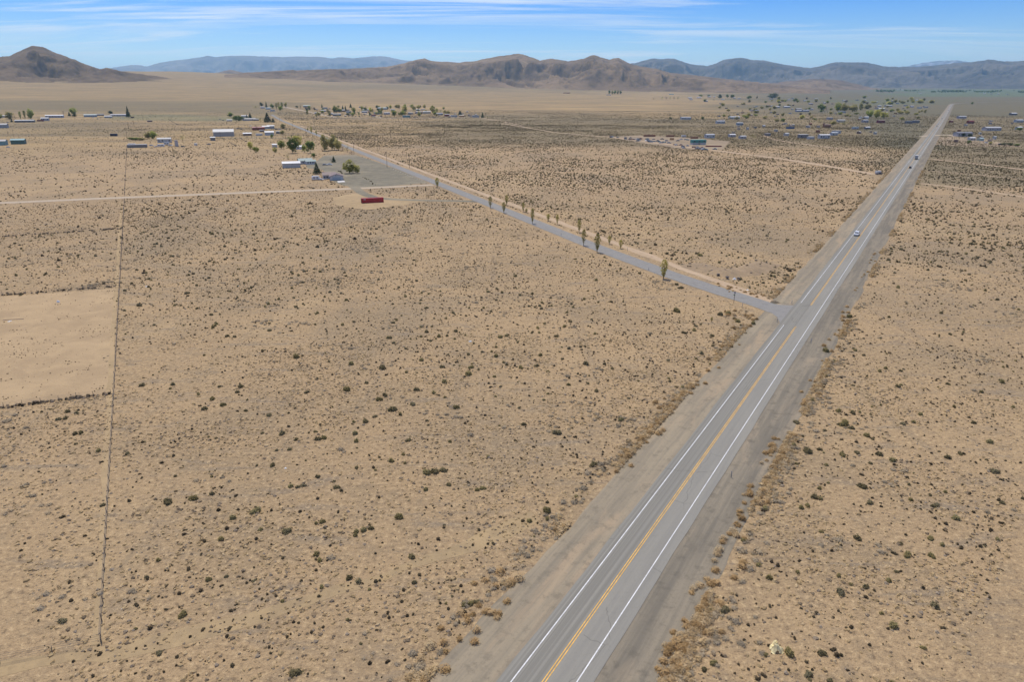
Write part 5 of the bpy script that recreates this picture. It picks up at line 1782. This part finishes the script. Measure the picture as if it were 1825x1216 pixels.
VG = 'vehicles driving on the highway'
car(0, 0, (0.70, 0.71, 0.72), 'white car coming towards the camera, nearest on the highway', HY + math.pi, 'suv', VG, loc=on_hwy(1526, 420, 'l'))
car(0, 0, (0.03, 0.03, 0.035), 'dark car driving in front of the box truck', HY, 'suv', VG, loc=on_hwy(1618.5, 300, 'r'))
car(0, 0, (0.70, 0.70, 0.68), 'white pickup far up the highway, first beyond the truck', HY + math.pi, 'pickup', VG, loc=on_hwy(1667, 222, 'l'))
car(0, 0, (0.06, 0.06, 0.07), 'dark car far up the highway beyond the white pickup', HY + math.pi, 'suv', VG, loc=on_hwy(1674, 212, 'l'))
car(0, 0, (0.72, 0.72, 0.72), 'farthest white car, near the end of the highway', HY, 'suv', VG, loc=on_hwy(1684.5, 197, 'r'))
car(0, 0, (0.08, 0.08, 0.09), 'dark car following behind the farthest ones', HY + math.pi, 'car', VG, loc=on_hwy(1665.8, 225, 'l'))


def box_truck(loc, yaw, label):
    o = empty('box_truck', loc, yaw)
    MB().box(-5.2, 1.6, -1.25, 1.25, .95, 4.0).build('cargo_box', col((0.62, 0.60, 0.55), .5, .06), o)
    MB().box(-5.22, -5.19, -1.15, 1.15, 1.05, 3.85).build('rear_door', col((0.35, 0.35, 0.34), .5, .08), o)
    cb_ = MB().prism([(1.75, .5), (4.3, .5), (4.4, 1.3), (4.1, 1.6), (3.5, 2.7), (1.75, 2.8)], -1.15, 1.15).build('cab', col((0.66, 0.65, 0.62), .35, .05), o)
    MB().add([(4.12, -1.0, 1.65), (4.12, 1.0, 1.65), (3.58, 1.0, 2.6), (3.58, -1.0, 2.6)], [(0, 1, 2, 3)]).build('windscreen', M_GLASS, cb_)
    for sg in (-1, 1):
        MB().box(2.1, 3.3, 1.16 * sg - .015, 1.16 * sg + .015, 1.65, 2.5).build('side_window', M_GLASS, cb_)
    MB().box(-5.0, 4.2, -.5, .5, .6, .94).build('chassis', M_DARKM, o)
    for x in (-3.6, 3.2):
        for y in (-1.0, 1.0):
            wheel(o, x, y, .48, .32)
    for y in (-.9, .9):
        MB().box(4.36, 4.45, y - .2, y + .2, .8, 1.05).build('headlight', M_LAMP, o)
        MB().box(-5.26, -5.19, y - .12, y + .12, .98, 1.04).build('tail_light', M_TAIL, o)
    return tag(o, label, 'truck', VG)


box_truck(on_hwy(1631, 284, 'r'), HY, 'white box truck in the right lane of the highway')

# parked ones
p = G(1566, 311)
o = empty('pickup_camper', p, R(10))
bd, gl = CARSET['pickup']
bd.build('body', col((0.10, 0.10, 0.11), .35, .05), o)
gl.build('window_glass', M_GLASS, o)
MB().prism([(-2.9, 1.2), (-.9, 1.2), (-.9, 1.85), (.9, 1.95), (.9, 2.9), (-2.9, 2.9)], -1.05, 1.05).build('camper_shell', col((0.62, 0.62, 0.60), .5, .08), o)
for x in (-1.75, 1.75):
    for y in (-.82, .82):
        wheel(o, x, y, .38)
tag(o, 'dark pickup carrying a white camper, parked on the track end', 'camper')
PG2 = 'cars parked at the farmsteads'
for a in ((587, 294.5, (0.66, 0.65, 0.62), 'white pickup parked right of the green-roofed house', R(5), 'pickup'), (579, 294.5, (0.40, 0.38, 0.34), 'tan car parked between green-roofed house and white pickup', R(8), 'car'),
          (572, 321, (0.70, 0.69, 0.67), 'white car parked right of the camper trailer', R(-20), 'car'), (446, 225, (0.66, 0.66, 0.66), 'white truck parked behind the red barn yard', R(10), 'pickup'),
          (424, 229, (0.12, 0.13, 0.13), 'dark pickup left of the red barn yard', R(20), 'pickup'), (430, 230, (0.30, 0.33, 0.30), 'grey-green car right of the dark pickup', R(10), 'car'),
          (493, 231, (0.05, 0.05, 0.06), 'black car in the corner right of the red barn', R(30), 'suv'), (499, 231, (0.35, 0.36, 0.38), 'grey car in the corner right of the red barn', R(15), 'suv'),
          (14, 218.5, (0.05, 0.05, 0.06), 'dark car left of the far left conifer', R(5), 'car'), (15, 263, (0.68, 0.68, 0.66), 'white car below the dark green shed', R(30), 'car'),
          (166, 210, (0.68, 0.68, 0.68), 'white car in front of the blue house', R(10), 'suv'), (174, 212, (0.10, 0.22, 0.22), 'teal pickup in front of the blue house', R(-10), 'pickup'),
          (219, 211, (0.68, 0.68, 0.68), 'white car before the lavender house', R(40), 'car'), (270, 260, (0.62, 0.62, 0.60), 'white car at the left of the cluttered farmyard', R(20), 'suv'),
          (278, 262, (0.60, 0.58, 0.56), 'pale car beside the white camper in the cluttered farmyard', R(60), 'car'), (304, 260, (0.70, 0.70, 0.68), 'white van right of the grey farmhouse', R(5), 'suv'),
          (326, 262, (0.12, 0.13, 0.10), 'dark car at the right end of the cluttered farmyard', R(25), 'suv'), (372, 258, (0.25, 0.23, 0.20), 'dusty car left of the small dark shed', R(15), 'pickup'),
          (1758, 255, (0.70, 0.70, 0.70), 'white car in the sandy yard right of the highway', R(10), 'suv'), (1782, 258, (0.06, 0.06, 0.07), 'dark car beside the dark hedge at the right', R(10), 'suv'),
          (398, 215, (0.10, 0.09, 0.09), 'dark tractor-like car at the edge of the green strip', R(30), 'suv'), (392, 213, (0.55, 0.55, 0.53), 'pale car at the edge of the green strip', R(10), 'pickup')):
    car(a[0], a[1], a[2], a[3], a[4], a[5], PG2)
camper(235, 260, 12, 'white camper trailer behind the long flat dark shed', GY)
camper(287, 261.5, 12, 'white camper trailer in front of the grey farmhouse', GY)
camper(297, 258, 9, 'pale blue camper behind the white one at the farmhouse', GY, (0.45, 0.50, 0.54))
camper(1219, 244.5, 8, 'white camper at the back of the scrapyard', R(8))

rr_ = random.Random(4)
yard = []
line = [(1086, 246), (1100, 246), (1118, 249), (1135, 251), (1150, 250), (1160, 253), (1175, 254), (1190, 258), (1203, 260), (1215, 263), (1230, 264), (1250, 266), (1275, 266)]
for k in range(58):
    i = rr_.randrange(len(line) - 1)
    t = rr_.random()
    px = line[i][0] + (line[i + 1][0] - line[i][0]) * t
    py = line[i][1] + (line[i + 1][1] - line[i][1]) * t + rr_.uniform(-3.2, 1.2)
    yard.append((px, py))
for px in (1180, 1188, 1208, 1214, 1222, 1226, 1172, 1165):
    yard.append((px, 247.5 + rr_.random() * 5))
CC = [((0.08, 0.09, 0.10), 'dark'), ((0.42, 0.43, 0.44), 'silver'), ((0.22, 0.28, 0.30), 'grey-blue'), ((0.62, 0.62, 0.60), 'white'), ((0.20, 0.20, 0.19), 'grey'), ((0.16, 0.27, 0.27), 'teal'), ((0.30, 0.15, 0.09), 'rusty'),
      ((0.34, 0.31, 0.26), 'dusty tan')]
byc = {}
for e in sorted(yard):
    c_ = rr_.choice(CC)
    byc.setdefault(c_[1], []).append((e, c_[0]))
for nm_, es in byc.items():
    for k, (e, rgb) in enumerate(es):
        car(e[0], e[1], rgb, '%s scrap car in the scrapyard, %s such from the left' % (nm_, ordw(k + 1)), rr_.uniform(-.6, .9), rr_.choice(['car', 'suv', 'pickup']), 'old cars in the scrapyard', False)
vil = [(478, 199), (482, 199), (622, 207.5), (628, 207.5), (634, 207.5), (641, 208), (650, 204), (638, 200), (646, 200), (740, 209), (744, 209), (775, 209.5), (772, 209.5), (585, 206.5), (577, 204.5), (572, 203), (690, 208.5), (800, 209.5),
       (813, 210)]
byc = {}
for e in sorted(vil):
    c_ = rr_.choice(CC[:5])
    byc.setdefault(c_[1], []).append((e, c_[0]))
for nm_, es in byc.items():
    for k, (e, rgb) in enumerate(es):
        car(e[0], e[1], rgb, '%s car parked in the village row, %s such from the left' % (nm_, ordw(k + 1)), rr_.uniform(-.3, .5), rr_.choice(['car', 'suv', 'pickup']), 'cars parked in the village row', False)
for k in range(12):
    car(1459 + k * 2.6, 199.5, (0.64, 0.64, 0.62) if k % 2 else (0.1, 0.1, 0.1), '%s of the parked vehicles in a row by the green grove' % (ordw(k + 1) + ' from the left'), R(80), 'suv', 'vehicles parked in a row by the green grove', False)

# ------------------------------------------------------------------ utility poles
M_POLE = col((0.14, 0.10, 0.07), 0.9, 0.2, 2)


def pole(px, py, hpx, label, lean=0.0):
    p = G(px, py)
    h = hpx / ppm(p)
    o = empty('utility_pole', p, SD_A * -1)
    MB().tube((0, 0, -.3), (lean, 0, h), .17, .11, 8).build('shaft', M_POLE, o)
    MB().box(lean - 1.2, lean + 1.2, -.13, -.01, h - .75, h - .6).build('crossarm', M_POLE, o)
    for x in (-1.05, -.45, .45, 1.05):
        MB().tube((lean + x, -.07, h - .6), (lean + x, -.07, h - .42), .05, .035).build('insulator', M_TRIM, o)
    return tag(o, label, 'pole', 'wooden utility poles')


for a in ((690, 299, 28, 'nearest wooden utility pole at the side road above the gravel lot'), (631, 275, 21, 'second wooden utility pole up the side road, right of the tree clump'), (545.5, 243, 16, 'wooden utility pole at the side road left of the dark saplings'),
          (522.5, 233, 13, 'wooden utility pole at the side road right of the red barn yard'), (499, 220, 11, 'wooden utility pole at the side road below the large spruce'), (730, 299, 21, 'lone wooden utility pole in the scrub right of the side road'),
          (696, 245, 14, 'left one of a pair of utility poles in the middle scrub'), (715, 245, 16, 'right one of a pair of utility poles in the middle scrub'), (834, 243, 12, 'lone utility pole in the scrub below the village end'),
          (587, 241, 13, 'thin utility pole right of the dark saplings'), (548, 212, 10, 'utility pole in the field below the village street, right one'), (532, 208, 9, 'utility pole in the field below the village street, left one'),
          (227, 247, 19, 'tall wooden utility pole at the cluttered farmyard corner'), (230.5, 234, 16, 'wooden utility pole behind the cluttered farmyard'), (26, 249, 18, 'wooden utility pole above the dark green shed'),
          (255, 214, 9, 'short utility pole right of the tallest conifer'), (393, 244, 9, 'short pole in front of the big grey barn'), (427, 231, 10, 'thin pole beside the dark pickup')):
    pole(*a)


def auger(px, py, hpx, label):
    p = G(px, py)
    h = hpx / ppm(p)
    o = empty('grain_auger', p, R(15))
    MB().tube((h * .9, 0, .3), (-h * .5, 0, h), .32, .28, 8).build('tube', M_DARKM, o)
    MB().tube((.2, -1.2, 0), (-.1, 0, h * .62), .08, .08).build('leg', M_DARKM, o)
    MB().tube((.2, 1.2, 0), (-.1, 0, h * .62), .08, .08).build('leg', M_DARKM, o)
    MB().box(h * .7, h * 1.2, -.6, .6, 0, .9).build('hopper', M_DARKM, o)
    return tag(o, label, 'auger', 'slanted field machines')


auger(413, 260, 7, 'nearer slanted dark machine arm in the dry field')
auger(431, 252, 7, 'farther slanted dark machine arm in the dry field')
auger(307, 222, 9, 'slanted dark pole machine on the far green strip')

# ------------------------------------------------------------------ fences
M_POST = col((0.17, 0.135, 0.10), 0.9, 0.2, 2)
M_WIRE = col((0.12, 0.11, 0.10), 0.6, 0.1, 1, 0.3)
PME = None


def fence(a, b, label, step=3.6, h=1.25):
    global PME
    a, b = Vector((a.x, a.y, 0)), Vector((b.x, b.y, 0))
    L = (b - a).length
    n = min(298, max(2, int(L / step)))
    d = (b - a).normalized()
    o = empty('wire_fence', a, math.atan2(d.y, d.x))
    if PME is None:
        PME = MB().tube((0, 0, -.2), (0, 0, 1.0), .06, .05, 6)
        me = bpy.data.meshes.new('post')
        me.from_pydata(PME.v, [], PME.f)
        me.materials.append(M_POST)
        PME = me
    for k in range(n + 1):
        q = mesh('post', None, None, me=PME, parent=o)
        q.location = (L * k / n, random.gauss(0, .04), 0)
        q.rotation_euler = (random.gauss(0, .05), random.gauss(0, .05), 0)
        q.scale = (random.uniform(.7, 1.05),) * 2 + (h * random.uniform(.9, 1.1),)
    for z in (.35, .65, .95, 1.2):
        MB().tube((0, .06, z), (L, .06, z), .014, .014, 4).build('wire', M_WIRE, o)
    return tag(o, label, 'fence')


FE = G(222, 356)
fence(FENCE_A, FE, 'long wire fence running up the left field to the dirt road')
fence(G(222, 349), G(226, 264), 'wire fence continuing beyond the dirt road to the farmyard', 5)
fence(G(-60, 735.5), G(198, 703), 'wire fence along the near side of the bare sand lot', 3.2)
fence(G(-60, 531.5), G(207, 512), 'wire fence along the far side of the bare sand lot', 3.2)
fence(G(-60, 426), G(215, 409), 'wire fence crossing the left field above the sand lot', 4)
fence(G(0, 1184), G(182, 1146), 'short sagging wire fence at the bottom left', 4.2, 0.95)


def drift(a, b, n, meshes, jit, s0, s1, nm, label, group, hs=1.0):
    for k in range(n):
        t = random.random()
        q = a.lerp(b, t) + Vector((random.gauss(0, jit), random.gauss(0, jit), 0))
        o = mesh(nm, None, None, me=random.choice(meshes))
        s_ = random.uniform(s0, s1)
        o.location = (q.x, q.y, -.02)
        o.scale = (s_, s_, s_ * hs)
        o.rotation_euler = (0, 0, random.uniform(0, 6.28))
        tag(o, label, 'brush', group)


BRN = [brush_mesh('banked_weed', LEAF['brown'], 700 + k, 120, .62) for k in range(3)] + [shrub_mesh('banked_weed', M_DARK, 720, 80, .7, .1, 3)]
drift(G(-40, 733), G(198, 702), 80, BRN, .3, .6, 1.1, 'banked_weed', 'dark dead weed banked against the near sand lot fence', 'weeds banked along the near sand lot fence')
drift(G(-40, 530), G(207, 511), 60, BRN, .35, .6, 1.15, 'banked_weed', 'dark dead weed banked against the far sand lot fence', 'weeds banked along the far sand lot fence')
drift(G(-40, 425), G(215, 408), 70, BRN, .4, .8, 1.4, 'banked_weed', 'dark dead weed caught on the upper cross fence', 'weeds along the upper cross fence')
drift(FENCE_A, FE, 55, GREY, 1.1, .45, 1.0, 'dead_brush', 'grey dead brush caught along the long left fence', 'dead brush along the long left fence')
drift(G(150, 513), G(205, 500), 30, GREY, 1.2, .9, 1.6, 'dead_brush', 'grey dead brush piled in the fence corner above the sand lot', 'dead brush in the fence corner')

# ------------------------------------------------------------------ signs, posts and litter by the road
M_RED = col((0.42, 0.02, 0.02), 0.4, 0.05)
M_SIGNG = col((0.03, 0.16, 0.08), 0.4, 0.05)
M_GALV = col((0.34, 0.34, 0.34), 0.45, 0.08, 1, 0.5)
p = G(1307.6, 540.5)
o = empty('stop_sign', p, R(115))
MB().tube((0, 0, -.2), (0, 0, 3.7), .07, .06, 8).build('post', M_POLE, o)


def octo(r, y, m, nm):
    v = [(r * math.sin(math.pi / 8 + k * math.pi / 4), y, 3.3 + r * math.cos(math.pi / 8 + k * math.pi / 4)) for k in range(8)]
    v += [(a, y - .012, c) for a, b, c in v]
    f = [tuple(range(8)), tuple(range(15, 7, -1))] + [(k, k + 8, (k + 1) % 8 + 8, (k + 1) % 8) for k in range(8)]
    return mesh(nm, v, f, m, o)


octo(.47, -.065, M_WHITE, 'border')
octo(.43, -.08, M_RED, 'plate')
fc = bpy.data.curves.new('lettering', 'FONT')
fc.body = 'STOP'
fc.size = .34
fc.align_x = fc.align_y = 'CENTER'
fo = bpy.data.objects.new('lettering', fc)
COL.objects.link(fo)
fo.parent = o
fo.location = (0, -.097, 3.3)
fo.rotation_euler = (math.pi / 2, 0, 0)
fc.materials.append(M_WHITE)
bpy.context.view_layer.update()
fme = bpy.data.meshes.new_from_object(fo)
bpy.data.objects.remove(fo)
fo = mesh('lettering', None, None, me=fme, parent=o)
fo.location = (0, -.097, 3.3)
fo.rotation_euler = (math.pi / 2, 0, 0)
MB().box(-.42, .42, .065, .085, 2.45, 2.68).build('street_name_plate', M_SIGNG, o)
tag(o, 'red stop sign on a dark post beside the side road', 'sign')


def delineator(px, py, label, h=1.25):
    o = empty('delineator_post', G(px, py), HY)
    MB().box(-.02, .02, -.07, .07, -.1, h).build('post', M_GALV, o)
    MB().box(-.03, -.021, -.055, .055, h - .3, h - .08).build('reflector', M_WHITE, o)
    return tag(o, label, 'post', 'delineator posts at the road edges')


for a in ((1411, 542, 'delineator post at the upper corner of the junction'), (1385, 575, 'delineator post at the lower corner of the junction'), (1303, 852, 'delineator post on the right gravel shoulder, nearest'),
          (1445, 612, 'delineator post on the right gravel shoulder below the junction'), (1156, 482, 'thin post at the near edge of the side road left of the broad poplar'), (1118, 447, 'thin post right of the two small poplars'),
          (1000, 420, 'thin post at the near edge of the side road by the middle poplars'), (1323, 547, 'short post at the near edge of the side road right of the stop sign'), (655, 284, 'thin marker post at the side road above the gravel lot')):
    delineator(*a)


def rock_mesh(seed, m, flat=.65):
    r = random.Random(seed)
    bm = bmesh.new()
    bmesh.ops.create_icosphere(bm, subdivisions=2, radius=.5)
    ph = [Vector((r.gauss(0, 1), r.gauss(0, 1), r.gauss(0, 1))).normalized() for _ in range(7)]
    for v in bm.verts:
        for q in ph:
            dd = v.co.dot(q)
            if dd > .32:
                v.co -= q * (dd - .32) * .8
        v.co.z = max(-.1, v.co.z * flat)
    me = bpy.data.meshes.new('boulder')
    bm.to_mesh(me)
    bm.free()
    me.materials.append(m)
    return me


RKD = [rock_mesh(k, col((0.10, 0.085, 0.075), .9, .2, 2)) for k in range(3)]
RKW = [rock_mesh(10 + k, col((0.60, 0.56, 0.50), .9, .1, 2)) for k in range(3)]


def rock(px, py, w, lab, lst, grp, nm='boulder'):
    p = G(px, py)
    o = mesh(nm, None, None, me=random.choice(lst))
    s_ = w / ppm(p)
    o.location = (p.x, p.y, p.z + .08 * s_)
    o.scale = (s_, s_, s_)
    o.rotation_euler = (0, 0, random.uniform(0, 6.28))
    return tag(o, lab, 'rock', grp)


# the low earth berm between side road and highway, with junk on it
bp_ = [G(1226, 470), G(1258, 480), G(1300, 489), G(1340, 482), G(1372, 468)]
v, f = [], []
sp_ = resample([Vector((q.x, q.y, 0)) for q in bp_], 1.5)
for i, q in enumerate(sp_):
    dd = (sp_[min(i + 1, len(sp_) - 1)] - sp_[max(i - 1, 0)]).normalized()
    nn = Vector((dd.y, -dd.x, 0))
    e = math.sin(math.pi * i / (len(sp_) - 1)) ** .5
    for k in range(9):
        u = (k - 4) / 4
        hh = e * 1.15 * (1 - u * u) ** 1.3 * (0.7 + .6 * float(vnoise(q.x / 3, q.y / 3 + k, 4)))
        w_ = q + nn * u * (5.2 + 2 * float(vnoise(q.x / 6, 1.7, 8)))
        v.append((w_.x, w_.y, hh - .05))
for i in range(len(sp_) - 1):
    for k in range(8):
        a = i * 9 + k
        f.append((a, a + 1, a + 10, a + 9))
bo = mesh('earth_berm', v, f, lot_mat('berm_dirt', (0.33, 0.24, 0.145), (0.25, 0.185, 0.115), (0.37, 0.265, 0.155), .5), smooth=True)
tag(bo, 'low curved berm of dark earth between side road and highway', 'berm', kind='structure')
for k, (px, py, w) in enumerate([(1230, 472, 5), (1258, 476, 5), (1268, 485, 6), (1303, 481, 5), (1322, 488, 7), (1347, 466, 5), (1355, 477, 6), (1347, 483, 5), (1366, 471, 5), (1338, 489, 6), (1280, 492, 7), (1316, 499, 7), (1296, 497, 8)]):
    ob = rock(px, py, w, 'dark lump on the earth berm, %s from the left' % ordw(sorted([1230, 1258, 1268, 1303, 1322, 1347, 1355, 1347.5, 1366, 1338, 1280, 1316, 1296]).index(px) + 1 if (px, py) != (1347, 483) else 10), RKD,
              'dark lumps of rubble on the berm')
    ob.location.z += .35
# an old tyre
p = G(1292, 487)
v, f = [], []
for i in range(20):
    for j in range(8):
        a, b = 2 * math.pi * i / 20, 2 * math.pi * j / 8
        q = .48 + .17 * math.cos(b)
        v.append((q * math.cos(a), q * math.sin(a), .16 + .14 * math.sin(b)))
        f.append((i * 8 + j, ((i + 1) % 20) * 8 + j, ((i + 1) % 20) * 8 + (j + 1) % 8, i * 8 + (j + 1) % 8))
o = mesh('old_tyre', v, f, M_TYRE, smooth=True)
o.location = (p.x, p.y, .75)
o.rotation_euler = (R(24), 0, 0)
o.scale = (1.2, 1.2, 1.2)
tag(o, 'old dark tyre lying on the earth berm', 'tyre')


def crumple(px, py, w, rgb, label, nm, seed, hs=.6, cat='litter'):
    p = G(px, py)
    s_ = w / ppm(p)
    n = 13
    v, f = [], []
    for i in range(n):
        for j in range(n):
            a, b = i / (n - 1) - .5, j / (n - 1) - .5
            e = max(0, 1 - (a * a + b * b) * 3.2)
            z = hs * e * (0.25 + float(fbm(a * 5 + 9, b * 5 + 3, seed, 3)) * 1.1)
            v.append((a + .16 * (float(vnoise(a * 5, b * 5, seed + 1)) - .5), b + .16 * (float(vnoise(a * 5, b * 5, seed + 2)) - .5), z))
    for i in range(n - 1):
        for j in range(n - 1):
            a = i * n + j
            if float(vnoise(i / 3.0, j / 3.0, seed + 7)) > .2:
                f.append((a, a + n, a + n + 1, a + 1))
    o = mesh(nm, v, f, col(rgb, .6, .12, 2))
    o.location = p
    o.scale = (s_, s_, s_)
    o.rotation_euler = (0, 0, random.uniform(0, 6))
    md = o.modifiers.new('thickness', 'SOLIDIFY')
    md.thickness = .03
    return tag(o, label, cat)


crumple(1383, 1158, 22, (0.80, 0.66, 0.34), 'crumpled pale yellow sheet on the sand at the bottom right', 'crumpled_sheet', 3, .75)
crumple(1309, 498, 6, (0.75, 0.74, 0.72), 'white scrap on the dark rubble of the berm', 'scrap_sheet', 5)
crumple(1332, 517, 6, (0.74, 0.72, 0.66), 'white sheet lying on the verge right of the stop sign', 'scrap_sheet', 6, .2)
crumple(104, 539, 5, (0.74, 0.74, 0.72), 'white scrap with dark shadow on the bare sand lot', 'scrap_sheet', 8, .8)
crumple(17, 573, 7, (0.66, 0.62, 0.56), 'pale scrap beside the plank on the bare sand lot', 'scrap_sheet', 9, .2)
crumple(838, 609, 5, (0.74, 0.74, 0.72), 'white litter beside a bush in the middle of the big field', 'litter', 12, .5)
crumple(261, 511, 4, (0.70, 0.68, 0.64), 'white litter right of the fence corner', 'litter', 13, .4)
crumple(509, 835, 4, (0.72, 0.72, 0.70), 'white litter in the lower middle of the big field', 'litter', 14, .4)
crumple(218, 1086, 3, (0.74, 0.74, 0.72), 'tiny white litter near the bottom left fence end', 'litter', 15, .4)
crumple(888, 1046, 4, (0.74, 0.74, 0.72), 'white litter in the grey brush at the left shoulder', 'litter', 16, .4)
p = G(24, 570)
o = MB().box(-2.6, 2.6, -.12, .12, .02, .12).build('plank', col((0.20, 0.15, 0.11), .9, .2))
o.location = p
o.rotation_euler = (0, 0, R(12))
tag(o, 'dark plank lying on the bare sand lot', 'plank')

# white stones and low shrubs that edge the gravel lot
for k in range(14):
    t = k / 13
    px, py = 697 + (752 - 697) * t, 300.5 + (322 - 300.5) * t
    rock(px, py, 1.7, 'white edging stone along the gravel lot, %s from the left' % ordw(k + 1), RKW, 'white stones edging the gravel lot', 'edging_stone')
drift(G(650, 316), G(668, 330), 16, DARK + SAGE, .8, .8, 1.5, 'edging_shrub', 'small dark shrub in the curved row on the gravel lot', 'shrubs in the curved row on the gravel lot')
drift(G(580, 323), G(620, 331), 14, DARK, .6, .7, 1.2, 'edging_shrub', 'small dark shrub along the drive below the brown-roofed house', 'shrubs below the brown-roofed house')
drift(G(603, 304), G(610, 310), 10, DARK + SAGE, .5, 1.0, 1.8, 'edging_shrub', 'dark shrub against the right side of the brown-roofed house', 'shrubs beside the brown-roofed house')
